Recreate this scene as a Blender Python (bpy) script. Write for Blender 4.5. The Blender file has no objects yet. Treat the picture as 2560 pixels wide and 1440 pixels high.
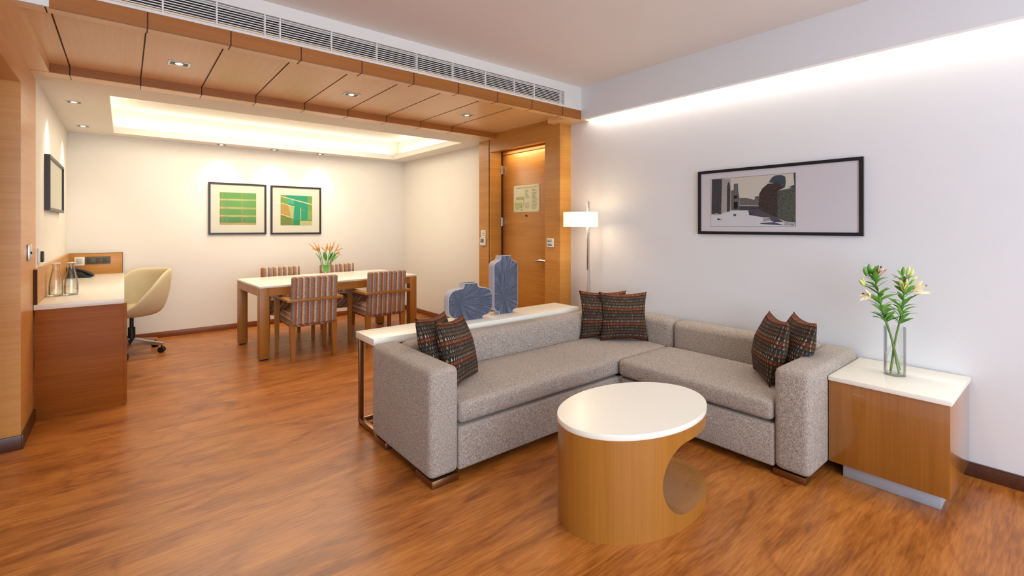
import bpy, bmesh, math, random
from mathutils import Vector, Matrix, noise as mnoise
PI = math.pi
R = math.radians
scene = bpy.context.scene
COL = scene.collection

# ------------------------------------------------------------------ helpers
def lin(c):
    c = c / 255.0
    return c / 12.92 if c <= 0.04045 else ((c + 0.055) / 1.055) ** 2.4
def C(r, g, b, a=1.0):
    return (lin(r), lin(g), lin(b), a)

class NT:
    """small node-graph writer"""
    def __init__(s, name):
        s.m = bpy.data.materials.new(name); s.m.use_nodes = True
        s.t = s.m.node_tree; s.t.nodes.clear()
        s.out = s.t.nodes.new('ShaderNodeOutputMaterial')
        s.b = s.t.nodes.new('ShaderNodeBsdfPrincipled')
        s.t.links.new(s.b.outputs[0], s.out.inputs[0])
    def n(s, typ, **kw):
        nd = s.t.nodes.new(typ)
        for k, v in kw.items(): setattr(nd, k, v)
        return nd
    def put(s, sock, v):
        if isinstance(v, bpy.types.NodeSocket): s.t.links.new(v, sock)
        elif v is not None:
            try: sock.default_value = v
            except Exception: sock.default_value = tuple(v)[:3]
    def bs(s, **kw):
        for k, v in kw.items(): s.put(s.b.inputs[k.replace('_', ' ')], v)
        return s
    def math(s, op, a, b=None, c=None):
        nd = s.n('ShaderNodeMath', operation=op)
        for i, v in enumerate((a, b, c)): s.put(nd.inputs[i], v)
        return nd.outputs[0]
    def obj(s):
        return s.n('ShaderNodeTexCoord').outputs['Object']
    def uv(s):
        return s.n('ShaderNodeTexCoord').outputs['UV']
    def sep(s, v):
        nd = s.n('ShaderNodeSeparateXYZ'); s.put(nd.inputs[0], v); return nd.outputs
    def comb(s, x=0.0, y=0.0, z=0.0):
        nd = s.n('ShaderNodeCombineXYZ')
        for i, v in enumerate((x, y, z)): s.put(nd.inputs[i], v)
        return nd.outputs[0]
    def mapping(s, v, scale=(1, 1, 1), rot=(0, 0, 0), loc=(0, 0, 0)):
        nd = s.n('ShaderNodeMapping'); s.put(nd.inputs[0], v)
        nd.inputs['Scale'].default_value = scale; nd.inputs['Rotation'].default_value = rot; nd.inputs['Location'].default_value = loc
        return nd.outputs[0]
    def noise(s, v, scale=5.0, detail=3.0, rough=0.5, dist=0.0, dim='3D', color=False):
        nd = s.n('ShaderNodeTexNoise', noise_dimensions=dim)
        if dim == '1D': s.put(nd.inputs['W'], v)
        else: s.put(nd.inputs['Vector'], v)
        nd.inputs['Scale'].default_value = scale; nd.inputs['Detail'].default_value = detail
        nd.inputs['Roughness'].default_value = rough; nd.inputs['Distortion'].default_value = dist
        return nd.outputs['Color' if color else 'Fac']
    def white(s, v):
        nd = s.n('ShaderNodeTexWhiteNoise', noise_dimensions='3D'); s.put(nd.inputs['Vector'], v); return nd.outputs['Value']
    def ramp(s, f, stops, interp='LINEAR'):
        nd = s.n('ShaderNodeValToRGB'); cr = nd.color_ramp; cr.interpolation = interp
        while len(cr.elements) > 1: cr.elements.remove(cr.elements[0])
        cr.elements[0].position = stops[0][0]; cr.elements[0].color = stops[0][1]
        for p, c in stops[1:]:
            e = cr.elements.new(p); e.color = c
        s.put(nd.inputs[0], f); return nd.outputs[0]
    def mix(s, f, a, b, blend='MIX'):
        nd = s.n('ShaderNodeMix', data_type='RGBA', blend_type=blend)
        s.put(nd.inputs[0], f); s.put(nd.inputs[6], a); s.put(nd.inputs[7], b); return nd.outputs[2]
    def bump(s, h, strength=0.3, dist=0.002):
        nd = s.n('ShaderNodeBump'); nd.inputs['Strength'].default_value = strength; nd.inputs['Distance'].default_value = dist
        s.put(nd.inputs['Height'], h); s.put(s.b.inputs['Normal'], nd.outputs[0]); return s

class MB:
    """mesh builder; world-ish coordinates minus an origin"""
    def __init__(s, o=(0, 0, 0)):
        s.bm = bmesh.new(); s.o = Vector(o); s.uvl = None
    def V(s, p): return s.bm.verts.new(Vector(p) - s.o)
    def merge(s, tb, mi=0):
        for f in tb.faces: f.material_index = mi
        me = bpy.data.meshes.new('tmp'); tb.to_mesh(me); tb.free()
        s.bm.from_mesh(me); bpy.data.meshes.remove(me)
    def box(s, x0, x1, y0, y1, z0, z1, bev=0.0, seg=2, mi=0, mat=None):
        tb = bmesh.new()
        vs = [tb.verts.new(Vector((x, y, z))) for x in (x0, x1) for y in (y0, y1) for z in (z0, z1)]
        for q in ((0, 1, 3, 2), (4, 6, 7, 5), (0, 4, 5, 1), (2, 3, 7, 6), (0, 2, 6, 4), (1, 5, 7, 3)):
            tb.faces.new([vs[i] for i in q])
        if bev > 0:
            bmesh.ops.bevel(tb, geom=tb.edges[:], offset=bev, segments=seg, profile=0.5, affect='EDGES')
        if mat is not None: tb.transform(mat)
        tb.transform(Matrix.Translation(-s.o))
        bmesh.ops.recalc_face_normals(tb, faces=tb.faces[:])
        s.merge(tb, mi); return s
    def prism(s, pts, axis, a, b, bev=0.0, seg=2, mi=0):
        """polygon pts (2D) extruded along axis 'x','y','z' from a to b"""
        tb = bmesh.new()
        def P(p, t):
            return {'x': (t, p[0], p[1]), 'y': (p[0], t, p[1]), 'z': (p[0], p[1], t)}[axis]
        va = [tb.verts.new(Vector(P(p, a)) - s.o) for p in pts]; vb = [tb.verts.new(Vector(P(p, b)) - s.o) for p in pts]
        n = len(pts)
        tb.faces.new(va); tb.faces.new(vb[::-1])
        for i in range(n): tb.faces.new((va[i], vb[i], vb[(i + 1) % n], va[(i + 1) % n]))
        bmesh.ops.recalc_face_normals(tb, faces=tb.faces[:])
        if bev > 0:
            bmesh.ops.bevel(tb, geom=tb.edges[:], offset=bev, segments=seg, profile=0.5, affect='EDGES')
        s.merge(tb, mi); return s
    def poly(s, pts, mi=0):
        f = s.bm.faces.new([s.V(p) for p in pts]); f.material_index = mi; return s
    def lathe(s, prof, c=(0, 0, 0), n=32, mi=0, sx=1.0, sy=1.0, cap=True):
        tb = bmesh.new(); rings = []
        for r, z in prof:
            if r < 1e-6: rings.append([tb.verts.new(Vector((c[0], c[1], c[2] + z)) - s.o)])
            else: rings.append([tb.verts.new(Vector((c[0] + sx * r * math.cos(2 * PI * i / n), c[1] + sy * r * math.sin(2 * PI * i / n), c[2] + z)) - s.o) for i in range(n)])
        for a, b in zip(rings, rings[1:]):
            if len(a) == 1 and len(b) == 1: continue
            for i in range(n):
                j = (i + 1) % n
                if len(a) == 1: tb.faces.new((a[0], b[j], b[i]))
                elif len(b) == 1: tb.faces.new((a[i], a[j], b[0]))
                else: tb.faces.new((a[i], a[j], b[j], b[i]))
        if cap:
            for rg in (rings[0], rings[-1]):
                if len(rg) > 2: tb.faces.new(rg)
        bmesh.ops.recalc_face_normals(tb, faces=tb.faces[:])
        s.merge(tb, mi); return s
    def tube(s, pts, rad, n=10, mi=0, cap=True, flat=1.0):
        tb = bmesh.new(); pts = [Vector(p) for p in pts]; rings = []
        up = None
        for i, p in enumerate(pts):
            d = (pts[min(i + 1, len(pts) - 1)] - pts[max(i - 1, 0)]).normalized()
            if up is None:
                up = Vector((0, 0, 1)) if abs(d.z) < 0.9 else Vector((1, 0, 0))
            a = d.cross(up).normalized(); b = a.cross(d).normalized(); up = b
            r = rad[i] if isinstance(rad, (list, tuple)) else rad
            rings.append([tb.verts.new(p - s.o + a * r * math.cos(2 * PI * k / n) + b * r * flat * math.sin(2 * PI * k / n)) for k in range(n)])
        for a, b in zip(rings, rings[1:]):
            for k in range(n): tb.faces.new((a[k], a[(k + 1) % n], b[(k + 1) % n], b[k]))
        if cap: tb.faces.new(rings[0]); tb.faces.new(rings[-1])
        bmesh.ops.recalc_face_normals(tb, faces=tb.faces[:])
        s.merge(tb, mi); return s
    def grid(s, fn, nu, nv, mi=0, closed_u=False, uv=False):
        bm = s.bm
        vs = [[s.V(fn(i / nu, j / nv)) for i in range(nu + (0 if closed_u else 1))] for j in range(nv + 1)]
        m = len(vs[0])
        if uv and s.uvl is None: s.uvl = bm.loops.layers.uv.new('UVMap')
        for j in range(nv):
            for i in range(nu):
                k = (i + 1) % m
                try: f = bm.faces.new((vs[j][i], vs[j][k], vs[j + 1][k], vs[j + 1][i]))
                except ValueError: continue
                f.material_index = mi
                if uv:
                    for lp, q in zip(f.loops, ((i, j), (i + 1, j), (i + 1, j + 1), (i, j + 1))): lp[s.uvl].uv = (q[0] / nu, q[1] / nv)
        return s
    def build(s, name, mats, parent=None, smooth=35, loc=None, rot=None):
        me = bpy.data.meshes.new(name); s.bm.to_mesh(me); s.bm.free()
        for m in (mats if isinstance(mats, (list, tuple)) else [mats]): me.materials.append(m)
        if smooth:
            me.polygons.foreach_set('use_smooth', [True] * len(me.polygons))
            if smooth < 180: me.set_sharp_from_angle(angle=R(smooth))
        o = bpy.data.objects.new(name, me); COL.objects.link(o)
        if parent is not None: o.parent = parent
        if loc is not None: o.location = loc
        if rot is not None: o.rotation_euler = rot
        return o

def tag(o, label=None, cat=None, group=None, kind=None):
    if label: o['label'] = label
    if cat: o['category'] = cat
    if group: o['group'] = group
    if kind: o['kind'] = kind
    return o
def thing(name, label, cat, loc=(0, 0, 0), rotz=0.0, group=None):
    o = bpy.data.objects.new(name, None); COL.objects.link(o); o.empty_display_size = 0.1
    o.location = loc; o.rotation_euler = (0, 0, rotz)
    return tag(o, label, cat, group)
def struct(name, mb, mats, parent=None, smooth=30, label=None):
    o = mb.build(name, mats, parent, smooth)
    if parent is None:
        o['kind'] = 'structure'
        if label: o['label'] = label
    return o
def kids(o): return [c for c in bpy.data.objects if c.parent == o]
def dup(root, loc, rotz, label, group=None):
    r = root.copy(); COL.objects.link(r); r.location = loc; r.rotation_euler = (0, 0, rotz); r['label'] = label
    if group: r['group'] = group
    for ch in kids(root):
        c = ch.copy(); COL.objects.link(c); c.parent = r
        for g in kids(ch):
            d = g.copy(); COL.objects.link(d); d.parent = c
    return r
def solidify(o, t, off=-1):
    m = o.modifiers.new('s', 'SOLIDIFY'); m.thickness = t; m.offset = off; return o
def subsurf(o, lv=2):
    m = o.modifiers.new('u', 'SUBSURF'); m.levels = lv; m.render_levels = lv; return o

# ------------------------------------------------------------------ materials
def plain(name, col, rough=0.5, metal=0.0, **kw):
    t = NT(name); t.bs(Base_Color=col, Roughness=rough, Metallic=metal, **kw); return t.m
def paint(name, col, rough=0.6):
    t = NT(name); v = t.obj()
    f = t.noise(v, 3.0, 2.0)
    c2 = tuple(x * 0.97 for x in col[:3]) + (1,)
    t.bs(Base_Color=t.mix(f, col, c2), Roughness=rough)
    t.bump(t.noise(v, 220.0, 2.0), 0.04, 0.001)
    return t.m
def wood(name, light, dark, grain='x', rough=0.34, coat=0.0, coat_rough=0.05, fine=70.0, spec=0.5):
    t = NT(name); v = t.obj()
    sc = {'x': (1.6, fine, fine), 'y': (fine, 1.6, fine), 'z': (fine, fine, 1.6), 'h': (1.6, 1.6, fine)}[grain]
    g = t.noise(t.mapping(v, sc), 1.0, 4.0, 0.55)
    sc2 = {'x': (0.5, 5, 5), 'y': (5, 0.5, 5), 'z': (5, 5, 0.5), 'h': (0.6, 0.6, 6)}[grain]
    b = t.noise(t.mapping(v, sc2), 1.0, 2.0, 0.5, 0.6)
    f = t.math('ADD', t.math('MULTIPLY', g, 0.55), t.math('MULTIPLY', b, 0.45))
    c = t.ramp(f, [(0.32, dark), (0.68, light)])
    t.bs(Base_Color=c, Roughness=rough, Coat_Weight=coat, Coat_Roughness=coat_rough, Specular_IOR_Level=spec)
    return t.m

M = {}
M['wall'] = paint('wall paint', C(226, 226, 229))
M['wall_dine'] = paint('dining wall paint', C(238, 230, 218))
M['ceil'] = paint('ceiling paint', C(236, 228, 222))
M['white'] = plain('white paint', C(226, 221, 216), 0.5)
M['stone'] = plain('white stone top', C(238, 233, 220), 0.25)
M['stone_desk'] = plain('cream desk top', C(232, 224, 208), 0.25)
WL, WD = C(203, 144, 68), C(181, 118, 44)
M['wood_h'] = wood('honey veneer horizontal', WL, WD, 'h')
M['wood_x'] = wood('honey veneer along x', WL, WD, 'x')
M['wood_y'] = wood('honey veneer along y', WL, WD, 'y')
M['wood_z'] = wood('honey veneer vertical', WL, WD, 'z')
M['wood_dark'] = wood('reddish desk veneer', C(160, 90, 24), C(132, 64, 8), 'h', 0.5, spec=0.25)
M['wood_soffit_lit'] = wood('soffit veneer', C(242, 202, 148), C(232, 188, 130), 'y', 0.3)  # veneer tone raised: light from below and sheen are put into the colour
M['wood_fascia'] = wood('fascia veneer', C(168, 102, 36), C(150, 86, 26), 'x', 0.4)
M['wood_table'] = wood('table wood', C(184, 124, 52), C(156, 98, 34), 'z', 0.35)
M['wood_table_x'] = wood('table rail wood', C(184, 124, 52), C(156, 98, 34), 'x', 0.35)
M['wood_drum'] = wood('drum veneer', C(174, 116, 46), C(156, 98, 32), 'z', 0.28, 0.3, 0.12, 90)
M['wood_end'] = wood('end table veneer', C(164, 104, 40), C(142, 84, 24), 'z', 0.3, 0.9, 0.02, 90)
M['base'] = wood('dark skirting', C(92, 52, 34), C(66, 34, 22), 'x', 0.35)
M['base_l'] = wood('brown skirting', C(150, 84, 36), C(118, 60, 24), 'x', 0.4)
M['groove'] = plain('shadow groove', C(74, 36, 10), 0.8)
M['chrome'] = plain('brushed steel', C(200, 198, 196), 0.28, 1.0)
M['alu'] = plain('brushed aluminium', C(188, 200, 214), 0.5, 0.55)
M['bronze'] = plain('bronze metal', C(150, 112, 78), 0.36, 1.0)
M['black'] = plain('black satin', C(14, 14, 15), 0.35)
M['frame_brown'] = plain('dark brown frame', C(38, 27, 16), 0.35)
M['mat'] = plain('cream mount board', C(240, 232, 208), 0.8)
M['mat_grey'] = plain('pale mount board', C(238, 234, 240), 0.6)
M['plastic'] = plain('white plastic', C(232, 228, 216), 0.35)
M['grey_plastic'] = plain('grey plastic', C(120, 112, 100), 0.45)
M['dark_plastic'] = plain('dark plastic', C(40, 34, 28), 0.4)
M['leather'] = None
def glassmat(name, col=(1, 1, 1, 1), edge=0.3):
    t = NT(name)
    tr = t.n('ShaderNodeBsdfTransparent'); tr.inputs['Color'].default_value = col
    gl = t.n('ShaderNodeBsdfGlossy'); gl.inputs['Roughness'].default_value = 0.03
    fr = t.n('ShaderNodeLayerWeight'); fr.inputs[0].default_value = edge
    mx = t.n('ShaderNodeMixShader'); t.put(mx.inputs[0], t.math('MULTIPLY_ADD', fr.outputs['Fresnel'], 0.6, 0.03)); t.put(mx.inputs[1], tr.outputs[0]); t.put(mx.inputs[2], gl.outputs[0])
    t.t.links.new(mx.outputs[0], t.out.inputs[0]); return t.m
M['glass'] = glassmat('clear glass', (0.985, 0.992, 0.985, 1), 0.25)
M['water'] = glassmat('water', (0.975, 0.975, 0.94, 1), 0.12)
def pane(name):
    t = NT(name)
    tr = t.n('ShaderNodeBsdfTransparent'); gl = t.n('ShaderNodeBsdfGlossy'); gl.inputs['Roughness'].default_value = 0.02
    fr = t.n('ShaderNodeLayerWeight'); fr.inputs[0].default_value = 0.12
    mx = t.n('ShaderNodeMixShader'); t.put(mx.inputs[0], fr.outputs[0]); t.put(mx.inputs[1], tr.outputs[0]); t.put(mx.inputs[2], gl.outputs[0])
    t.t.links.new(mx.outputs[0], t.out.inputs[0]); return t.m
M['pane'] = pane('picture glass')
def emit(name, col, st):
    t = NT(name); t.bs(Base_Color=col, Roughness=0.5, Emission_Color=col, Emission_Strength=st); return t.m
M['led'] = emit('lamp lens', C(255, 240, 205), 3.0)
M['shade'] = emit('linen shade', C(255, 236, 200), 1.05)

def floor_mat():
    t = NT('laminate floor'); v = t.obj()
    xyz = t.sep(v)
    pw, plen = 0.19, 1.28
    row = t.math('FLOOR', t.math('DIVIDE', xyz[1], pw))
    off = t.math('MULTIPLY', row, 0.43)
    colx = t.math('FLOOR', t.math('DIVIDE', t.math('ADD', xyz[0], off), plen))
    pid = t.white(t.comb(row, colx, 3.0))
    shift = t.comb(t.math('MULTIPLY', pid, 37.0), t.math('MULTIPLY', pid, 11.0), t.math('MULTIPLY', pid, 5.0))
    add = t.n('ShaderNodeVectorMath', operation='ADD'); t.put(add.inputs[0], v); t.put(add.inputs[1], shift)
    pv = add.outputs[0]
    swirl = t.noise(t.mapping(v, (1.3, 3.4, 1)), 1.0, 2.0, 0.45, 1.0)
    rings = t.math('SINE', t.math('MULTIPLY', swirl, 26.0))
    rings = t.math('POWER', t.math('MULTIPLY_ADD', rings, 0.5, 0.5), 5.0)
    rings = t.math('MULTIPLY', rings, t.noise(t.mapping(v, (0.9, 1.4, 1)), 1.0, 2.0))
    fine = t.noise(t.mapping(v, (7.0, 85, 1)), 1.0, 5.0, 0.68, 0.4)
    big = t.noise(t.mapping(v, (1.3, 6.5, 1)), 1.0, 3.0, 0.55, 0.8)
    f = t.math('ADD', t.math('MULTIPLY', rings, -0.16), t.math('ADD', t.math('MULTIPLY', fine, 0.56), t.math('MULTIPLY', big, 0.46)))
    f = t.math('ADD', f, t.math('MULTIPLY', t.math('SUBTRACT', pid, 0.5), 0.02))
    c = t.ramp(f, [(0.28, C(112, 58, 18)), (0.44, C(153, 88, 33)), (0.58, C(182, 113, 48)), (0.76, C(206, 141, 76))])
    # plank joints
    fy = t.math('FRACT', t.math('DIVIDE', xyz[1], pw)); jy = t.math('LESS_THAN', fy, 0.012)
    fx = t.math('FRACT', t.math('DIVIDE', t.math('ADD', xyz[0], off), plen)); jx = t.math('LESS_THAN', fx, 0.0018)
    j = t.math('MULTIPLY', t.math('MAXIMUM', jx, jy), 0.08)
    c = t.mix(j, c, C(80, 36, 12))
    t.bs(Base_Color=c, Roughness=t.math('MULTIPLY_ADD', fine, 0.12, 0.26), Specular_IOR_Level=0.5)
    t.bump(fine, 0.05, 0.001)
    return t.m
M['floor'] = floor_mat()

def tweed(name, light, dark, tint, s=1.0):
    t = NT(name); v = t.obj()
    a = t.noise(t.mapping(v, (420 * s, 420 * s, 60 * s)), 1.0, 1.0)
    b = t.noise(t.mapping(v, (60 * s, 420 * s, 420 * s)), 1.0, 1.0)
    d = t.noise(t.mapping(v, (420 * s, 60 * s, 420 * s), loc=(3, 1, 2)), 1.0, 1.0)
    f = t.math('MULTIPLY_ADD', t.math('ADD', t.math('ADD', a, b), d), 0.333, 0.0)
    c = t.ramp(f, [(0.385, dark), (0.5, tint), (0.615, light)])
    t.bs(Base_Color=c, Roughness=0.95, Specular_IOR_Level=0.15, Sheen_Weight=0.15)
    t.bump(f, 0.5, 0.004)
    return t.m
M['sofa'] = tweed('grey beige tweed', C(210, 197, 183), C(100, 90, 84), C(161, 148, 138), 1.6)

def cushion_mat():
    t = NT('patterned cushion weave'); uv = t.sep(t.uv())
    NR, NC = 16.0, 33.0
    r = t.math('MULTIPLY', uv[1], NR); row = t.math('FLOOR', r); rv = t.math('FRACT', r)
    cx = t.math('ADD', t.math('MULTIPLY', uv[0], NC), t.math('MULTIPLY', t.white(t.comb(row, 3.0, 9.0)), 1.0))
    col = t.math('FLOOR', cx); cf = t.math('FRACT', cx)
    dx = t.math('ABSOLUTE', t.math('SUBTRACT', cf, 0.5))
    drop = t.math('LESS_THAN', dx, t.math('MULTIPLY', t.math('SUBTRACT', 1.05, rv), 0.30))
    drop = t.math('MULTIPLY', drop, t.math('GREATER_THAN', rv, 0.18))
    rnd = t.white(t.comb(row, col, 1.0))
    rt = t.math('DIVIDE', t.math('ADD', t.math('MODULO', row, 5.0), 0.5), 5.0)
    dc1 = t.ramp(rt, [(0.0, C(176, 84, 42)), (0.2, C(190, 178, 152)), (0.4, C(120, 92, 62)), (0.6, C(112, 116, 112)), (0.8, C(140, 84, 46))], 'CONSTANT')
    dc2 = t.ramp(rnd, [(0.0, C(46, 42, 40)), (0.16, C(150, 92, 52)), (0.36, C(104, 104, 100)), (0.58, C(180, 168, 140)), (0.72, C(92, 66, 44)), (0.88, C(176, 88, 46))], 'CONSTANT')
    dropcol = t.mix(0.45, dc1, dc2)
    bg = t.ramp(rt, [(0.0, C(112, 54, 28)), (0.2, C(40, 35, 34)), (0.4, C(70, 50, 34)), (0.6, C(38, 35, 36)), (0.8, C(58, 40, 30))], 'CONSTANT')
    bg = t.mix(t.math('LESS_THAN', t.math('FRACT', t.math('MULTIPLY', uv[0], NC * 2)), 0.35), bg, C(72, 60, 46))
    bg = t.mix(t.math('LESS_THAN', rv, 0.16), bg, C(34, 28, 28))
    c = t.mix(drop, bg, dropcol)
    fine = t.noise(t.mapping(t.uv(), (160, 160, 1)), 1.0, 2.0)
    c = t.mix(t.math('MULTIPLY', fine, 0.45), c, C(34, 29, 26))
    t.bs(Base_Color=c, Roughness=0.9, Specular_IOR_Level=0.2)
    t.bump(fine, 0.4, 0.002)
    return t.m
M['cushion'] = cushion_mat()

def chair_fabric(name, mode):
    t = NT(name); p = t.sep(t.obj())
    u = t.math('ADD', p[0], t.math('MULTIPLY', p[2 if mode == 'seat' else 1], 1.0))
    w = p[1 if mode == 'seat' else 2]
    jit = t.noise(t.comb(t.math('MULTIPLY', u, 30.0), t.math('MULTIPLY', w, 90.0), 0.0), 1.0, 1.0)
    uu = t.math('ADD', u, t.math('MULTIPLY', t.math('SUBTRACT', jit, 0.5), 0.010))
    k = t.math('FRACT', t.math('MULTIPLY_ADD', uu, 1 / 0.115, 20.0))
    rust, grey, cream, taupe = C(174, 104, 66), C(150, 144, 142), C(214, 192, 166), C(160, 132, 108)
    c = t.ramp(k, [(0.0, rust), (0.17, cream), (0.24, grey), (0.42, taupe), (0.50, rust), (0.62, cream), (0.78, grey), (0.92, taupe)], 'CONSTANT')
    dash = t.noise(t.comb(t.math('MULTIPLY', u, 26.0), t.math('MULTIPLY', w, 210.0), 0.0), 1.0, 1.0)
    c = t.mix(t.math('MULTIPLY', t.math('GREATER_THAN', dash, 0.60), 0.5), c, C(112, 76, 58))
    t.bs(Base_Color=c, Roughness=0.92, Specular_IOR_Level=0.2)
    t.bump(dash, 0.3, 0.002)
    return t.m
M['chair_back'] = chair_fabric('striped chair weave', 'back')
M['chair_seat'] = chair_fabric('striped seat weave', 'seat')

def leather():
    t = NT('cream suede leather'); v = t.obj()
    f = t.noise(v, 7.0, 3.0)
    t.bs(Base_Color=t.mix(f, C(208, 188, 146), C(222, 204, 166)), Roughness=0.62)
    t.bump(t.noise(v, 180, 2), 0.08, 0.001); return t.m
M['leather'] = leather()

def vase_face(name, cx, cz):
    t = NT(name); p = t.sep(t.obj())
    dx = t.math('SUBTRACT', p[0], cx); dz = t.math('SUBTRACT', p[2], cz)
    ang = t.math('ARCTAN2', dz, dx)
    rad = t.math('SQRT', t.math('ADD', t.math('MULTIPLY', dx, dx), t.math('MULTIPLY', dz, dz)))
    n1 = t.noise(t.comb(t.math('MULTIPLY', ang, 80.0), t.math('MULTIPLY', rad, 5.0), 0.0), 1.0, 2.0, 0.7)
    c = t.ramp(n1, [(0.38, C(50, 56, 74)), (0.57, C(84, 92, 112)), (0.69, C(170, 172, 180))])
    t.bs(Base_Color=c, Roughness=0.7); t.bump(n1, 0.6, 0.004); return t.m
M['vase_side'] = plain('pale lavender ceramic', C(184, 180, 192), 0.6)

# ------------------------------------------------------------------ constants of the room
XL, XR, YB = -0.485, 3.54, 7.13       # left wall, right wall, back wall
ZD, ZL = 2.385, 2.69                  # dining ceiling, living ceiling
YF, YI, YL = 3.11, 4.426, 4.56        # wood fascia, inner lip, back lip
XP = 3.385                            # portal face on the right
XD = 3.566                            # entry door plane

# ------------------------------------------------------------------ floor, walls, ceilings
mb = MB(); mb.box(-2.7, 3.95, -2.7, 7.3, -0.08, 0.0); struct('floor', mb, M['floor'])
mb = MB(); mb.box(XL - 0.12, XR + 0.4, YB, YB + 0.12, 0, 2.9); struct('wall_back', mb, M['wall_dine'])
mb = MB(); mb.box(XL - 0.12, XL, 4.725, YB, 0, 2.9); struct('wall_left', mb, M['wall_dine'])
mb = MB(); mb.box(XR, XR + 0.12, 4.76, YB, 0, 2.9); struct('wall_right_dining', mb, M['wall_dine'])
mb = MB(); mb.box(XR, XR + 0.12, -2.7, 3.36, 0, 2.8); struct('wall_right', mb, M['wall'])
mb = MB(); mb.box(-2.7, XR, -2.7, YF, ZL, ZL + 0.1); struct('ceiling', mb, M['ceil'])
# living room's far left wall, rear wall with a wide window, passage walls
mb = MB(); mb.box(-2.7, -2.6, -2.6, YF, 0, ZL); struct('wall_left_living', mb, M['wall'])
mb = MB(); mb.box(-2.6, XR, -2.7, -2.6, 0, 0.25); mb.box(-2.6, XR, -2.7, -2.6, 2.5, ZL); mb.box(-2.6, -1.8, -2.7, -2.6, 0.25, 2.5); mb.box(3.1, XR, -2.7, -2.6, 0.25, 2.5)
struct('wall_rear', mb, M['wall'])
mb = MB()
for x in (-1.8, -0.18, 1.44, 3.06): mb.box(x, x + 0.04, -2.66, -2.62, 0.25, 2.5)
mb.box(-1.8, 3.1, -2.66, -2.62, 0.25, 0.29); mb.box(-1.8, 3.1, -2.66, -2.62, 2.46, 2.5)
struct('window_1', mb, M['alu'])
mb = MB(); mb.box(-2.6, -0.62, YF, YF + 0.1, 0, ZL); struct('wall_divider', mb, M['wall'])

# left wood portal: lintel above the passage, jamb return, pier
ZO = 2.223
mb = MB()
mb.box(XL - 0.12, XL, YF, 4.1, ZO, 2.6)
mb.box(XL - 0.9, XL, 4.1, 4.725, 0.0, 2.6)
struct('wall_portal_left', mb, wood('lit honey veneer', C(222, 160, 90), C(206, 138, 66), 'h', 0.3))  # paler copy of the honey veneer, dining light painted into its tone
mb = MB(); mb.box(XL - 0.9, XL - 0.12, YF + 0.1, 4.1, ZO, ZO + 0.1); struct('ceiling_passage', mb, M['wood_x'])
mb = MB(); mb.box(XL - 1.0, XL - 0.9, YF + 0.1, 4.725, 0, 2.4); struct('wall_passage', mb, M['wood_h'])
mb = MB(); mb.box(XL - 0.9, XL + 0.004, 4.086, 4.1, 0, 0.085, 0.002); mb.box(XL, XL + 0.012, 4.09, 4.62, 0, 0.085, 0.002); struct('baseboard_portal', mb, M['base'])

# right wood portal: strip, lintel, pier, recess
mb = MB()
mb.box(XP, XR + 0.12, 4.566, 4.76, 0, 2.6)                      # strip pier
mb.box(XP + 0.012, XP + 0.1, 4.552, 4.566, 0, 2.45, mi=1)        # shadow gap
mb.box(XP + 0.004, XP + 0.05, 3.58, 4.55, 2.233, 2.6)           # lintel
mb.box(XP + 0.05, XD + 0.04, 3.58, 4.55, 2.255, 2.6)            # recess head
mb.box(XP + 0.005, XD + 0.04, 4.535, 4.55, 0, 2.45)             # far jamb
mb.box(XP, XR + 0.12, 3.36, 3.58, 0, 2.6)                       # near pier
mb.box(XD - 0.012, XD + 0.002, 4.516, 4.535, 0, 2.25, mi=1)      # hinge shadow gap
struct('wall_portal_right', mb, [M['wood_h'], M['groove']])
mb = MB(); mb.box(XD + 0.045, XD + 0.06, 3.5, 4.6, 0, 2.5); struct('wall_entry', mb, M['wood_h'])

# entry door with frame head, hinges, handle, peephole
d1 = bpy.data.objects.new('door_1', None); COL.objects.link(d1); d1['kind'] = 'structure'; d1.location = (XD, 4.1, 0)
o = (XD, 4.1, 0)
mb = MB(o); mb.box(XD, XD + 0.04, 3.6, 4.515, 0.005, 2.203, 0.002); mb.build('door_leaf', M['wood_h'], d1)
mb = MB(o); mb.box(XD - 0.004, XD + 0.04, 3.585, 4.533, 2.209, 2.252, 0.002); mb.build('door_frame', M['wood_y'], d1)
for z in (2.03, 1.40, 0.25):
    mb = MB(o); mb.tube([(XD - 0.012, 4.524, z - 0.055), (XD - 0.012, 4.524, z + 0.055)], 0.008, 12); mb.box(XD - 0.012, XD - 0.002, 4.495, 4.524, z - 0.05, z + 0.05, 0.001)
    mb.build('hinge', M['chrome'], d1)
mb = MB(o); mb.lathe([(0.0, 0), (0.026, 0), (0.026, 0.01), (0, 0.01)], n=24)
mb.bm.transform(Matrix.Translation((-0.001, -0.44, 0.965)) @ Matrix.Rotation(-PI / 2, 4, 'Y'))
mb.tube([(XD, 3.66, 0.965), (XD - 0.05, 3.66, 0.965)], 0.009, 10)
mb.tube([(XD - 0.05, 3.655, 0.965), (XD - 0.052, 3.72, 0.968), (XD - 0.052, 3.79, 0.972), (XD - 0.05, 3.85, 0.963), (XD - 0.045, 3.89, 0.955)], [0.010, 0.011, 0.012, 0.009, 0.005], 10, flat=1.3)
mb.build('handle', M['chrome'], d1)
mb = MB(o); mb.tube([(XD + 0.001, 4.08, 1.469), (XD - 0.010, 4.08, 1.469)], 0.014, 16); mb.tube([(XD - 0.01, 4.08, 1.469), (XD - 0.013, 4.08, 1.469)], 0.008, 12, mi=1)
mb.build('peephole', [M['bronze'], M['black']], d1)

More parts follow.
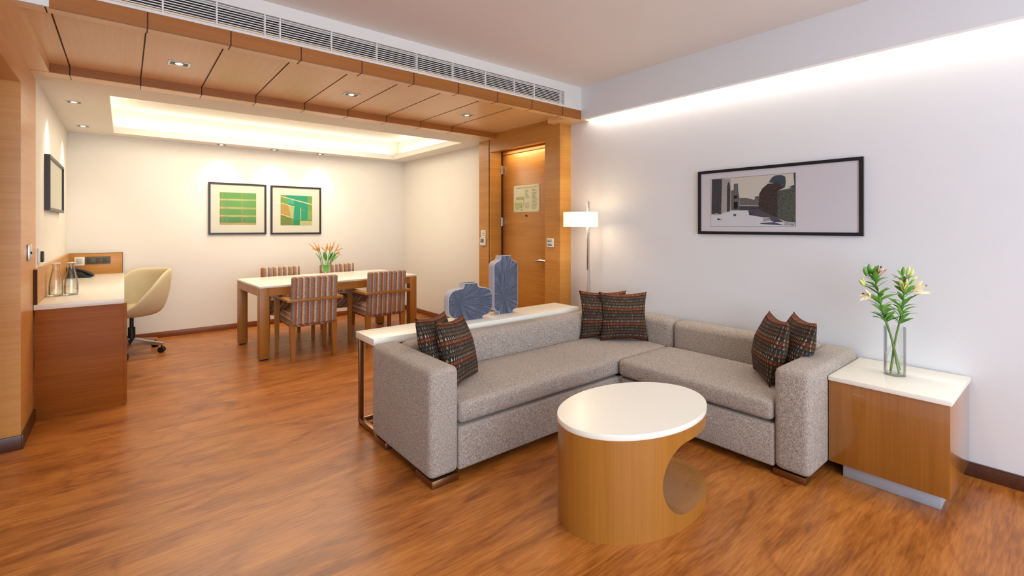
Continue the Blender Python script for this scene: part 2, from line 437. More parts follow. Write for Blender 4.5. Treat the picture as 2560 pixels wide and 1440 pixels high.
# wood soffit: fascia, lips, recessed panels
mb = MB()
mb.box(-0.275, 3.425, YF, YF + 0.02, ZD, 2.467, mi=1)               # fascia face
mb.box(XL, XP + 0.15, YF + 0.02, 3.2, ZD, ZD + 0.1)                   # front lip
mb.box(XL, XP + 0.0, YI + 0.012, YL, ZD, ZD + 0.1); mb.box(XL, XP, YI, YI + 0.012, ZD + 0.0003, ZD + 0.1, mi=1)
mb.box(XL, -0.39, 3.2, YI, ZD, ZD + 0.1)                            # left lip
mb.box(3.30, XP + 0.15, 3.2, 3.45, ZD, ZD + 0.1)                    # right lip
mb.box(3.425, XP + 0.15, YF, YF + 0.02, ZD, ZD + 0.012)
mb.box(XL, XP + 0.16, 3.12, YL + 0.02, 2.445, 2.5)                  # recessed panel
JX = [-0.289, 0.094, 0.472, 0.853, 1.242, 1.63, 2.015, 2.4, 2.783, 3.167]
struct('trim_1', mb, [M['wood_soffit_lit'], M['wood_fascia']], label='honey veneer boxed soffit dividing the two ceilings')
mb = MB()
for x in JX[1:]: mb.box(x - 0.003, x + 0.003, YF - 0.0015, YF + 0.01, ZD - 0.001, 2.466)
for x in JX:
    mb.box(x - 0.0025, x + 0.0025, YF + 0.01, 3.2, ZD - 0.0012, ZD + 0.01)
    if x < 3.1:
        mb.box(x - 0.0035, x + 0.0035, 3.3, YI + 0.001, 2.4435, 2.455)
        mb.box(x - 0.0035, x + 0.0035, YI - 0.0012, YI + 0.01, ZD, 2.445); mb.box(x - 0.002, x + 0.002, YI, YL, ZD - 0.0012, ZD + 0.01)
struct('trim_2', mb, M['groove'], label='dark joints between soffit veneer panels')
# bulkhead above the fascia that carries the grille, ceiling end wall
GX0, GX1, GZ0, GZ1 = -0.6, 3.185, 2.482, 2.612
mb = MB()
mb.box(-0.62, GX0, YF - 0.002, YF + 0.12, ZD, ZL); mb.box(GX0, -0.275, YF - 0.002, YF + 0.02, ZD, 2.482)
mb.box(-0.275, GX1, YF - 0.004, YF + 0.02, 2.467, GZ0); mb.box(GX0, GX1, YF - 0.004, YF + 0.02, GZ1, ZL)
mb.box(GX1, XR, YF - 0.004, YF + 0.02, 2.467, ZL)
mb.box(-0.62, XR, YF + 0.08, YF + 0.12, 2.5, ZL)
struct('wall_bulkhead', mb, M['white'])

# dining ceiling with a raised lit tray
TX0, TX1, TY0, TY1 = -0.09, 3.245, 4.93, 6.86
mb = MB()
def ring(mb, x0, x1, y0, y1, X0, X1, Y0, Y1, z0, z1):
    mb.box(X0, X1, Y0, y0, z0, z1); mb.box(X0, X1, y1, Y1, z0, z1); mb.box(X0, x0, y0, y1, z0, z1); mb.box(x1, X1, y0, y1, z0, z1)
ring(mb, TX0, TX1, TY0, TY1, XL, XR, YL, YB, ZD, ZD + 0.02)
ring(mb, TX0, TX1, TY0, TY1, TX0 - 0.015, TX1 + 0.015, TY0 - 0.015, TY1 + 0.015, ZD + 0.02, ZD + 0.07)
struct('ceiling_dining', mb, M['wall_dine'])
mb = MB()
mb.box(XL, XR, YL + 0.05, YB, 2.68, 2.72)
ring(mb, TX0 - 0.14, TX1 + 0.14, TY0 - 0.14, TY1 + 0.14, XL, XR, YL + 0.05, YB, ZD + 0.02, 2.68)
struct('ceiling_tray', mb, M['wall_dine'])

# light-cove beam along the right wall
mb = MB()
mb.box(3.42, 3.44, -2.6, YF - 0.003, ZD, ZL); mb.box(3.44, 3.475, -2.6, YF - 0.003, ZD, ZD + 0.012)
struct('trim_3', mb, M['wall'], label='white dropped beam hiding a light cove')

# baseboards
mb = MB(); mb.box(0.02, XR, YB - 0.014, YB, 0, 0.068, 0.003); struct('baseboard_back', mb, M['base_l'])
mb = MB(); mb.box(XR - 0.014, XR, 4.76, YB - 0.014, 0, 0.068, 0.003); struct('baseboard_dining', mb, M['base_l'])
mb = MB(); mb.box(XR - 0.014, XR, -2.6, 3.36, 0, 0.072, 0.003); mb.box(XR - 0.015, XR, -2.6, 3.36, 0.072, 0.076); struct('baseboard_right', mb, M['base'])

# ------------------------------------------------------------------ air grille
t = thing('air_grille', 'long white linear air grille above the wood fascia', 'air vent', (1.3, YF, 2.55)); o = (1.3, YF, 2.55)
mb = MB(o); mb.box(GX0, GX1, YF + 0.06, YF + 0.075, GZ0, GZ1); mb.build('backing', M['black'], t)
mb = MB(o)
for i in range(9):
    z = GZ0 + 0.0085 + i * (GZ1 - GZ0 - 0.008) / 8.6
    mb.box(GX0, GX1, YF + 0.004, YF + 0.008, z - 0.0026, z + 0.0022)
mb.build('slats', M['white'], t, 0)
for x in [-0.4, -0.09, 0.158, 0.403, 0.648, 0.732, 1.04, 1.348, 1.655, 1.964, 2.278, 2.585, 2.813, 3.145]:
    mb = MB(o); mb.box(x - 0.004, x + 0.004, YF, YF + 0.02, GZ0, GZ1); mb.build('divider', M['white'], t, 0)

# ------------------------------------------------------------------ recessed downlights
def downlight(name, label, group, loc, sx, sy, trim_w, lens_tilt=0.0):
    t = thing(name, label, 'ceiling light', loc, 0, group); o = (0, 0, 0)
    mb = MB(o)
    a, b, w = sx, sy, trim_w
    for (x0, x1, y0, y1) in ((-a, a, -b, -b + w), (-a, a, b - w, b), (-a, -a + w, -b + w, b - w), (a - w, a, -b + w, b - w)):
        mb.box(x0, x1, y0, y1, -0.004, 0.0, 0.001, 1)
    mb.build('trim_ring', M['chrome'], t)
    mb = MB(o); mb.box(-a + w, a - w, -b + w, b - w, -0.0009, -0.0002); mb.build('recess', M['dark_plastic'], t, 0)
    mb = MB(o); mb.lathe([(0, 0), (min(a, b) * 0.45, 0), (min(a, b) * 0.36, -0.003), (0, -0.0045)], (0, b * 0.12, -0.001), 24); mb.build('lens', M['led'], t)
    return t
for i, (x, lb) in enumerate(((0.286, 'square downlight in the wood soffit, nearest the passage'), (1.463, 'square downlight in the middle of the wood soffit'), (2.619, 'square downlight in the wood soffit, nearest the entry door'))):
    downlight('soffit_downlight', lb, 'square downlights in the wood soffit', (x, 3.885, 2.445), 0.062, 0.05, 0.013)
for x, y, lb in ((-0.325, 5.365, 'recessed slot light beside the ceiling tray, nearer the wood soffit'), (-0.33, 6.597, 'recessed slot light beside the ceiling tray, nearer the back wall'),
                 (0.957, 6.99, 'recessed slot light above the striped green picture'), (1.575, 7.0, 'recessed slot light above the gap between the green pictures'), (2.179, 7.0, 'recessed slot light above the slanted green picture')):
    downlight('slot_downlight', lb, 'slot lights in the dining ceiling', (x, y, ZD), 0.05, 0.045, 0.008)
t = thing('entry_downlight', 'small round downlight above the entry door', 'ceiling light', (3.47, 4.06, 2.255))
mb = MB(); mb.lathe([(0.0, -0.002), (0.03, -0.002), (0.042, -0.004), (0.042, 0.0)], n=24); mb.build('trim_ring', M['white'], t)
mb = MB(); mb.lathe([(0.0, -0.005), (0.026, -0.003)], n=20, cap=False); mb.build('lens', M['led'], t)

# ------------------------------------------------------------------ pictures
def picture(name, label, group, face, c, w, h, fw, depth, frame_mat, mat_mat, glass=True):
    """face: 'y-' hangs on back wall, 'x-' on right wall, 'x+' on left wall. local: X right, Z up, -Y out of wall"""
    rz = {'y-': 0, 'x-': -PI / 2, 'x+': PI / 2}[face]
    t = thing(name, label, 'picture', c, rz, group); o = (0, 0, 0)
    mb = MB(o); a, b = w / 2, h / 2
    for pts in ([(-a, -b), (a, -b), (a - fw, -b + fw), (-a + fw, -b + fw)], [(-a, b), (-a + fw, b - fw), (a - fw, b - fw), (a, b)],
                [(-a, -b), (-a + fw, -b + fw), (-a + fw, b - fw), (-a, b)], [(a, -b), (a, b), (a - fw, b - fw), (a - fw, -b + fw)]):
        mb.prism(pts, 'y', -depth, 0.0)
    mb.build('frame', frame_mat, t, 0)
    mb = MB(o); mb.box(-a + fw - 0.002, a - fw + 0.002, -depth * 0.55, -0.002, -b + fw - 0.002, b - fw + 0.002); mb.build('mount_board', mat_mat, t, 0)
    if glass:
        mb = MB(o); y = -depth * 0.8; mb.poly([(-a + fw, y, -b + fw), (a - fw, y, -b + fw), (a - fw, y, b - fw), (-a + fw, y, b - fw)]); mb.build('glass', M['pane'], t, 0)
    return t, -depth * 0.55
def stripes_mat():
    t = NT('green striped print'); p = t.sep(t.obj())
    wob = t.math('MULTIPLY', t.noise(t.obj(), 9.0, 3.0), 0.012)
    z = t.math('ADD', p[2], wob)
    k = t.math('DIVIDE', t.math('ADD', z, 0.212), 0.424)
    c = t.ramp(k, [(0.0, C(196, 156, 104)), (0.07, C(212, 172, 120)), (0.09, C(66, 130, 70)), (0.26, C(84, 150, 84)), (0.275, C(214, 200, 128)), (0.31, C(220, 190, 130)), (0.325, C(100, 160, 72)), (0.50, C(92, 164, 80)), (0.515, C(222, 190, 120)), (0.56, C(214, 186, 120)), (0.575, C(100, 172, 84)), (0.76, C(104, 176, 90)), (0.775, C(224, 208, 140)), (0.81, C(212, 196, 120)), (0.83, C(92, 172, 76)), (1.0, C(104, 166, 88))])
    col = t.noise(t.comb(t.math('MULTIPLY', p[0], 9.0), 0, 0), 1.0, 1.0)
    c = t.mix(t.math('MULTIPLY', t.math('GREATER_THAN', col, 0.5), 0.35), c, C(120, 168, 100))
    c = t.mix(t.math('MULTIPLY', t.math('LESS_THAN', col, 0.42), 0.3), c, C(202, 150, 96))
    c = t.mix(t.math('MULTIPLY', t.noise(t.mapping(t.obj(), (12, 1, 130)), 1.0, 2.0), 0.35), c, C(150, 180, 100))
    t.bs(Base_Color=c, Roughness=0.7); return t.m
t, yy = picture('framed_print', 'framed green print with level yellow stripes on the back wall', 'pair of green prints', 'y-', (1.1645, YB, 1.5755), 0.672, 0.676, 0.024, 0.022, M['frame_brown'], M['mat'])
mb = MB(); mb.box(-0.211, 0.211, yy - 0.001, yy, -0.212, 0.212); mb.build('print', stripes_mat(), t, 0, loc=(0.0, 0, 0.002))
t, yy = picture('framed_print', 'framed teal and green print with slanting bands on the back wall', 'pair of green prints', 'y-', (1.890, YB, 1.571), 0.674, 0.676, 0.024, 0.022, M['frame_brown'], M['mat'])
PG = [plain('print tone %d' % i, c, 0.7) for i, c in enumerate([C(128, 168, 84), C(46, 164, 120), C(84, 184, 150), C(196, 160, 84), C(126, 142, 64), C(198, 200, 130), C(226, 218, 160), C(40, 150, 96), C(150, 176, 96), C(110, 150, 90)])]
mb = MB()
def pp(mb, pts, mi, k, s=0.4215, y0=0.0):
    mb.poly([((p - 0.5) * s, y0 - 0.0006 - 0.0003 * k, (q - 0.5) * s) for p, q in pts], mi)
pp(mb, [(0, 0), (1, 0), (1, 1), (0, 1)], 0, 0)
pp(mb, [(0.18, 1), (0.85, 1), (0.86, 0.5), (0.3, 0.62), (0.2, 0.8)], 1, 1)
pp(mb, [(0.2, 0.75), (0.2, 0.92), (0.62, 0.78), (0.6, 0.64)], 2, 2)
pp(mb, [(0.42, 1), (0.62, 1), (0.60, 0.0), (0.40, 0.0)], 1, 3)
pp(mb, [(0.62, 0.5), (0.85, 0.52), (0.85, 0.2), (0.62, 0.18)], 1, 4)
pp(mb, [(0, 0.72), (0.24, 0.66), (0.32, 0.25), (0, 0.36)], 3, 5)
pp(mb, [(0.24, 0.66), (0.42, 0.60), (0.40, 0.24), (0.32, 0.25)], 5, 6)
pp(mb, [(0, 0.36), (0.32, 0.25), (0.38, 0.0), (0, 0)], 4, 7)
pp(mb, [(0.60, 0.15), (1, 0.16), (1, 0), (0.60, 0)], 5, 8)
pp(mb, [(0.40, 0.2), (0.60, 0.2), (0.60, 0.0), (0.40, 0)], 7, 9)
pp(mb, [(0.0, 0.97), (0.0, 0.94), (1, 0.69), (1, 0.73)], 6, 10)
pp(mb, [(0.0, 0.755), (0.0, 0.725), (0.45, 0.60), (0.45, 0.625)], 6, 11)
pp(mb, [(0.0, 0.385), (0.0, 0.355), (0.4, 0.22), (0.4, 0.245)], 6, 12)
pp(mb, [(0.85, 0.5), (1, 0.48), (1, 0.18), (0.86, 0.2)], 8, 13)
pp(mb, [(0.62, 0.6), (0.635, 0.6), (0.64, 0.16), (0.625, 0.16)], 6, 14)
pp(mb, [(0.4, 0.185), (1, 0.185), (1, 0.155), (0.4, 0.165)], 9, 15)
mb.build('print', PG, t, 0, loc=(0, yy, 0.0))
t, yy = picture('framed_print', 'framed pale print seen edge on above the desk', None, 'x+', (XL, 5.73, 1.695), 1.1, 0.44, 0.022, 0.035, M['frame_brown'], M['mat'])
# black and white ruin photograph on the right wall
t, yy = picture('framed_photograph', 'wide black framed photograph of ruins above the sofa', None, 'x-', (XR, 1.4155, 1.5335), 1.083, 0.492, 0.021, 0.024, M['black'], M['mat_grey'])
def rough_tone(name, a, b, sc):
    n = NT(name); f = n.noise(n.mapping(n.obj(), sc), 1.0, 4.0, 0.65)
    n.bs(Base_Color=n.ramp(f, [(0.38, a), (0.6, b)]), Roughness=0.6); return n.m
T = [plain('photo sky', C(232, 226, 212), 0.6), plain('photo ground', C(232, 236, 242), 0.6), rough_tone('photo dark masonry', C(28, 28, 36), C(96, 96, 104), (120, 1, 330)),
     rough_tone('photo light masonry', C(168, 160, 158), C(204, 196, 190), (130, 1, 200)), rough_tone('photo grey stone', C(58, 56, 60), C(150, 146, 144), (190, 1, 260)),
     rough_tone('photo dark wall', C(26, 16, 16), C(92, 76, 70), (160, 1, 90)), rough_tone('photo grey wall', C(64, 74, 74), C(108, 110, 96), (90, 1, 60)),
     rough_tone('photo tree', C(34, 44, 52), C(92, 104, 112), (240, 1, 240)), plain('photo shadow', C(88, 86, 98), 0.6), plain('photo black line', C(16, 16, 18), 0.6), rough_tone('photo rock', C(120, 118, 120), C(210, 206, 202), (60, 1, 60))]
W_, H_ = 0.601, 0.364
mb = MB()
def rp(pts, mi, k): mb.poly([((p - 0.5) * W_, -0.0006 - 0.0002 * k, (q - 0.5) * H_) for p, q in pts], mi)
mb.box(-W_ / 2 - 0.002, W_ / 2 + 0.002, -0.0004, 0.0, -H_ / 2 - 0.002, H_ / 2 + 0.002, mi=9)
rp([(0, 0), (1, 0), (1, 1), (0, 1)], 0, 0)
rp([(0, 0), (1, 0), (1, 0.08), (0.596, 0.269), (0.478, 0.321), (0.383, 0.324), (0.268, 0.33), (0.218, 0.299), (0.148, 0.253), (0, 0.258)], 1, 1)
rp([(0.374, 0.58), (0.459, 0.574), (0.551, 0.527), (0.556, 0.596), (0.601, 0.602), (0.606, 0.409), (0.374, 0.429)], 4, 2)
rp([(0.369, 0.42), (0.596, 0.409), (0.596, 0.316), (0.369, 0.327)], 2, 3)
rp([(0.369, 0.435), (0.6, 0.42), (0.6, 0.40), (0.369, 0.415)], 3, 4)
rp([(0.3, 0.874), (0.353, 0.876), (0.359, 0.659), (0.3, 0.665)], 4, 4)
rp([(0.265, 0.734), (0.316, 0.765), (0.359, 0.692), (0.374, 0.563), (0.369, 0.327), (0.265, 0.33)], 4, 5)
rp([(0.3, 0.505), (0.349, 0.503), (0.349, 0.357), (0.3, 0.36)], 9, 6); rp([(0.3, 0.63), (0.345, 0.63), (0.345, 0.57), (0.3, 0.57)], 9, 6)
rp([(0.15, 0.992), (0.258, 0.984), (0.268, 0.734), (0.263, 0.33), (0.141, 0.269)], 3, 7)
rp([(0.213, 0.299), (0.216, 0.835), (0.233, 0.931), (0.25, 0.879), (0.258, 0.734), (0.253, 0.313)], 2, 8)
rp([(0.018, 1.0), (0.15, 0.995), (0.141, 0.253), (0.012, 0.258)], 2, 9)
rp([(0.712, 0.857), (0.747, 0.945), (0.789, 0.984), (0.857, 0.981), (0.895, 0.94), (0.899, 0.835), (0.89, 0.734), (0.807, 0.80), (0.764, 0.84)], 7, 7)
rp([(0.98, 0.997), (0.998, 1.0), (0.998, 0.72), (0.923, 0.736), (0.988, 0.78)], 7, 7)
rp([(0.478, 0.321), (0.596, 0.346), (0.807, 0.173), (0.874, 0.082), (0.772, 0.082), (0.667, 0.176), (0.488, 0.228)], 8, 8)
rp([(0.614, 0.069), (0.772, 0.082), (0.882, 0.022), (0.624, 0.047)], 8, 8)
rp([(0.606, 0.64), (0.641, 0.745), (0.702, 0.83), (0.807, 0.838), (0.882, 0.734), (0.815, 0.681), (0.81, 0.173), (0.712, 0.236), (0.596, 0.346)], 5, 9)
rp([(0.81, 0.681), (0.907, 0.709), (0.999, 0.736), (0.998, 0.074), (0.89, 0.096), (0.81, 0.165)], 6, 10)
rp([(0.646, 0.17), (0.66, 0.185), (0.729, 0.181), (0.734, 0.113), (0.651, 0.099)], 10, 11); rp([(0.296, 0.255), (0.331, 0.255), (0.331, 0.209), (0.296, 0.209)], 4, 11)
rp([(0.045, 0.262), (0.07, 0.28), (0.116, 0.27), (0.116, 0.247), (0.05, 0.242)], 10, 11); rp([(0.874, 0.074), (0.93, 0.085), (0.997, 0.066), (0.997, 0.014), (0.882, 0.022)], 10, 11)
rp([(0.488, 0.288), (0.547, 0.288), (0.547, 0.234), (0.491, 0.234)], 2, 11); rp([(0.087, 0.150), (0.1, 0.178), (0.13, 0.15), (0.158, 0.137), (0.092, 0.132)], 2, 11)
mb.build('photo_print', T, t, 0, loc=(-0.141, yy, -0.0045))

# ------------------------------------------------------------------ sign on the door, wall controls
t = thing('evacuation_sign', 'pale green evacuation plan sheet screwed to the entry door', 'sign', (XD, 4.078, 1.665), -PI / 2)
SW, SH = 0.225, 0.155
mb = MB(); mb.box(-SW, SW, -0.006, 0, -SH, SH, 0.001, 1); mb.build('plate', plain('pale sign face', C(228, 228, 186), 0.12), t)
def text(name, body, size, loc, mat, parent, rot=(PI / 2, 0, 0), align='LEFT'):
    cu = bpy.data.curves.new(name, 'FONT'); cu.body = body; cu.size = size; cu.align_x = align; cu.materials.append(mat)
    tmp = bpy.data.objects.new('tmp', cu); COL.objects.link(tmp); me = bpy.data.meshes.new_from_object(tmp); bpy.data.objects.remove(tmp); me.materials.clear(); me.materials.append(mat)
    ob = bpy.data.objects.new(name, me); COL.objects.link(ob); ob.location = loc; ob.rotation_euler = rot; ob.parent = parent; return ob
mred = plain('faded red ink', C(196, 128, 100), 0.6); mgry = plain('grey green ink', C(150, 150, 116), 0.6); mgrn = plain('plan green', C(190, 196, 130), 0.6)
text('title', 'EMERGENCY EVACUATION PLAN', 0.0185, (-0.175, -0.0068, 0.120), mred, t)
text('logo', 'H Y A T T', 0.019, (0.115, -0.0068, 0.122), mgry, t)
mb = MB()
rnd = random.Random(4)
def lines(x0, x1, zs):
    for z in zs:
        mb.box(x0, x0 + (x1 - x0) * rnd.uniform(0.55, 1.0), -0.0068, -0.006, z, z + 0.004)
lines(-0.02, 0.06, [0.095, 0.084, 0.073, 0.056, 0.045, 0.03, 0.02, 0.005]); lines(-0.02, 0.08, [-0.055, -0.07, -0.085, -0.1, -0.11])
lines(0.10, 0.18, [0.1, 0.09, 0.08, 0.062, 0.052, 0.042, 0.03, 0.02, 0.01, 0.0, -0.01]); lines(0.10, 0.20, [-0.025, -0.04, -0.05, -0.07, -0.08, -0.09, -0.105, -0.12])
lines(-0.2, -0.12, [-0.115, -0.128]); lines(-0.1, -0.05, [-0.09, -0.1, -0.11, -0.125, -0.138])
mb.build('lettering', mgry, t, 0)
mb = MB()
for r in ((-0.18, -0.045, -0.01, 0.02), (-0.205, -0.07, -0.085, -0.045), (-0.205, -0.08, -0.105, -0.09), (-0.05, -0.04, -0.09, 0.01)): mb.box(r[0], r[1], -0.0067, -0.006, r[2], r[3])
mb.build('floor_plan', mgrn, t, 0)
for x in (-SW + 0.014, SW - 0.014):
    for z in (-SH + 0.012, SH - 0.012):
        mb = MB(); mb.lathe([(0, 0), (0.005, 0), (0.004, 0.002), (0, 0.0025)], n=12); mb.bm.transform(Matrix.Translation((x, -0.006, z)) @ Matrix.Rotation(PI / 2, 4, 'X')); mb.build('screw', M['grey_plastic'], t)

t = thing('key_card_switch', 'white key card switch on the wood pier beside the entry door', 'switch', (XP, 3.495, 1.178), -PI / 2)
mb = MB(); mb.box(-0.048, 0.048, -0.012, 0, -0.045, 0.045, 0.004, 3); mb.build('plate', M['plastic'], t)
mb = MB(); mb.box(-0.034, 0.034, -0.016, -0.010, 0.008, 0.036, 0.002); mb.build('card_slot', plain('slot grey', C(170, 172, 182), 0.3), t)
mb = MB(); mb.box(-0.03, 0.0, -0.0163, -0.015, 0.010, 0.018); mb.box(-0.034, 0.02, -0.0125, -0.011, -0.012, -0.008); mb.box(-0.034, 0.03, -0.0125, -0.011, -0.028, -0.018); mb.build('printed_marks', M['dark_plastic'], t, 0)
t = thing('switch_plate', 'white printed switch plate above the thermostat', 'switch', (XP, 4.665, 1.255), -PI / 2)
mb = MB(); mb.box(-0.045, 0.045, -0.008, 0, -0.045, 0.045, 0.002); mb.build('plate', M['plastic'], t)
mb = MB()
for z in (0.02, 0.0, -0.02): mb.box(-0.02, 0.03, -0.0086, -0.0075, z, z + 0.006)
mb.build('printed_marks', M['grey_plastic'], t, 0)
t = thing('thermostat', 'white thermostat with grey screen under the switch plate', 'thermostat', (XP, 4.668, 1.16), -PI / 2)
mb = MB(); mb.box(-0.052, 0.052, -0.022, 0, -0.048, 0.048, 0.006, 3); mb.build('body', M['plastic'], t)
mb = MB(); mb.box(-0.034, 0.034, -0.0235, -0.02, -0.012, 0.036, 0.001); mb.build('screen', M['grey_plastic'], t)
mb = MB(); mb.lathe([(0, 0), (0.008, 0), (0.006, 0.003), (0, 0.003)], n=16); mb.bm.transform(Matrix.Translation((0, -0.022, -0.03)) @ Matrix.Rotation(PI / 2, 4, 'X')); mb.build('button', M['plastic'], t)
t = thing('latch_plate', 'steel latch plate on the wood pier by the passage', 'door lock', (XL, 4.37, 1.175), PI / 2)
mb = MB(); mb.box(-0.04, 0.04, -0.014, 0, -0.05, 0.055, 0.004); mb.build('plate', M['chrome'], t)
mb = MB(); mb.box(0.045, 0.10, -0.01, 0, -0.03, 0.055, 0.004); mb.build('cover', M['plastic'], t)
mb = MB(); mb.tube([(0, -0.014, 0.0), (0, -0.02, 0.0)], 0.009, 14); mb.build('button', M['dark_plastic'], t)
t = thing('wall_phone_holder', 'small white holder with dark handset on the wall above the desk end', 'switch', (XL, 4.86, 1.135), PI / 2)
mb = MB(); mb.box(-0.07, 0.07, -0.012, 0, -0.055, 0.055, 0.004); mb.build('plate', M['plastic'], t)
mb = MB(); mb.box(-0.01, 0.035, -0.028, -0.01, -0.05, 0.03, 0.006); mb.build('handset', M['dark_plastic'], t)

# ------------------------------------------------------------------ floor lamp
t = thing('floor_lamp', 'steel floor lamp with cream drum shade in the corner behind the sofa', 'lamp', (3.295, 2.99, 0)); o = (3.295, 2.99, 0)
LX, LY = 3.36, 2.965
mb = MB(o); mb.lathe([(0, 0), (0.13, 0), (0.13, 0.012), (0.125, 0.016), (0, 0.016)], (LX - 0.03, LY + 0.0, 0), 40); mb.build('base', M['chrome'], t)
mb = MB(o); mb.box(LX - 0.016, LX + 0.016, LY - 0.014, LY + 0.014, 0.01, 0.935, 0.002); mb.box(LX - 0.010, LX + 0.010, LY - 0.009, LY + 0.009, 0.93, 1.583, 0.001); mb.build('pole', M['chrome'], t)
SX, SY = LX - 0.105, LY - 0.0
mb = MB(o); mb.lathe([(0.158, 0), (0.158, 0.135), (0.155, 0.135), (0.155, 0.0), (0.158, 0)], (SX, SY, 1.342), 56, cap=False)
sh = mb.build('lamp_shade', M['shade'], t)
mb = MB(o); mb.lathe([(0, 0), (0.02, 0.0), (0.03, 0.03), (0.022, 0.06), (0, 0.068)], (SX, SY, 1.37), 20); mb.build('bulb', emit('bulb', C(255, 225, 170), 12.0), t)
mb = MB(o); mb.tube([(SX, SY, 1.37), (SX, SY, 1.355), (LX, LY, 1.355)], 0.006, 8); mb.build('arm', M['chrome'], t)
mb = MB(o); mb.tube([(LX - 0.03, LY - 0.005, 1.35), (LX - 0.03, LY - 0.005, 1.24)], 0.0014, 6); mb.lathe([(0, 0), (0.004, 0.003), (0.003, 0.014), (0, 0.016)], (LX - 0.03, LY - 0.005, 1.226), 10); mb.build('pull_chain', M['chrome'], t)

# ------------------------------------------------------------------ sectional sofa (two units)
def rbox(mb, x0, x1, y0, y1, z0, z1, r, seg=4): mb.box(x0, x1, y0, y1, z0, z1, r, seg)
def soft_cushion(name, o, poly_fn, parent): pass
def feet(o, t, boxes):
    for b in boxes:
        mb = MB(o); mb.box(*b, 0.003, 2); mb.build('foot', M['bronze'], t)
SF = 2.12; SBK = 2.855
o = (2.3, 2.5, 0); t = thing('corner_sofa', 'long grey tweed sofa unit running under the white console table', 'sofa', o)
mb = MB(o); rbox(mb, 1.377, 3.50, SF, SBK - 0.01, 0.046, 0.275, 0.014, 3); rbox(mb, 2.725, 3.50, 2.095, 2.2, 0.046, 0.275, 0.014, 3); mb.build('base', M['sofa'], t)
mb = MB(o); rbox(mb, 1.20, 1.377, SF - 0.004, SBK, 0.045, 0.607, 0.034, 6); mb.build('armrest', M['sofa'], t)
mb = MB(o); rbox(mb, 1.379, 3.52, 2.70, SBK, 0.28, 0.606, 0.05, 6); mb.build('backrest', M['sofa'], t)
mb = MB(o); rbox(mb, 3.335, 3.518, 2.082, 2.70, 0.28, 0.606, 0.05, 6); mb.build('backrest', M['sofa'], t)
def seat(mb, x0, x1, y0, y1, z0, z1, r=0.03, crown=0.012):
    tb = MB(); tb.box(x0, x1, y0, y1, z0, z1, r, 4)
    bmesh.ops.subdivide_edges(tb.bm, edges=[e for e in tb.bm.edges if e.calc_length() > 0.3], cuts=10, use_grid_fill=True)
    for v in tb.bm.verts:
        a = (v.co.x - x0) / (x1 - x0); b = (v.co.y - y0) / (y1 - y0)
        k = (max(0, 4 * a * (1 - a)) ** 0.5) * (max(0, 4 * b * (1 - b)) ** 0.5)
        if v.co.z > (z0 + z1) / 2: v.co.z += crown * k
        v.co += 0.004 * mnoise.noise_vector(v.co * 3.0)
    tb.bm.transform(Matrix.Translation(-mb.o)); mb.merge(tb.bm)
mb = MB(o); seat(mb, 1.381, 3.335, SF - 0.002, 2.702, 0.288, 0.404); mb.build('seat_cushion', M['sofa'], t)
feet(o, t, [(1.215, 1.375, SF + 0.0, SF + 0.18, 0.0, 0.04), (1.215, 1.30, 2.68, 2.85, 0.0, 0.04), (3.36, 3.5, 2.7, 2.84, 0.0, 0.04)])
o = (3.1, 1.5, 0); t = thing('corner_sofa', 'short grey tweed sofa unit between the long unit and the wood end table', 'sofa', o)
mb = MB(o); rbox(mb, 2.712, 3.50, 1.075, 2.092, 0.046, 0.275, 0.014, 3); mb.build('base', M['sofa'], t)
mb = MB(o); rbox(mb, 2.708, 3.50, 0.898, 1.075, 0.045, 0.592, 0.036, 6); mb.build('armrest', M['sofa'], t)
mb = MB(o); rbox(mb, 3.335, 3.518, 1.077, 2.075, 0.28, 0.600, 0.05, 6); mb.build('backrest', M['sofa'], t)
mb = MB(o); seat(mb, 2.700, 3.335, 1.079, 2.108, 0.288, 0.402); mb.build('seat_cushion', M['sofa'], t)
feet(o, t, [(2.730, 2.80, 0.925, 1.085, 0.0, 0.038), (2.722, 2.80, 1.9, 2.06, 0.0, 0.04), (3.36, 3.49, 0.93, 1.07, 0.0, 0.04)])

# ------------------------------------------------------------------ cushions
def make_cushion_mesh(seed, size=0.40, thick=0.085):
    mb = MB(); n = 22
    def side(sg):
        def fn(u, v):
            a, b = 2 * u - 1, 2 * v - 1
            pin = 0.11
            x = a * (1 - pin * (1 - b * b)) * size / 2; z = b * (1 - pin * (1 - a * a)) * size / 2
            k = max(0.0, (1 - a * a)) ** 0.55 * max(0.0, (1 - b * b)) ** 0.55
            w = 0.009 * mnoise.noise(Vector((a * 2.2 + seed, b * 2.2, sg * 3.0))) * k
            return (x, sg * (thick * k + 0.002) + w, z)
        return fn
    mb.grid(side(-1), n, n, uv=True); mb.grid(side(1), n, n, uv=True)
    bmesh.ops.remove_doubles(mb.bm, verts=mb.bm.verts[:], dist=0.0045)
    bmesh.ops.recalc_face_normals(mb.bm, faces=mb.bm.faces[:])
    return mb
def cushion(label, group, c, yaw, lean, seed, roll=0.0):
    o = make_cushion_mesh(seed).build('throw_cushion', M['cushion'], None, 180)
    o.matrix_world = Matrix.Translation(c) @ Matrix.Rotation(yaw, 4, 'Z') @ Matrix.Rotation(lean, 4, 'X') @ Matrix.Rotation(roll, 4, 'Y') @ Matrix.Translation((0, 0, 0.2))
    return tag(o, label, 'cushion', group)
ZS = 0.408
g = 'patterned cushions on the sofa'
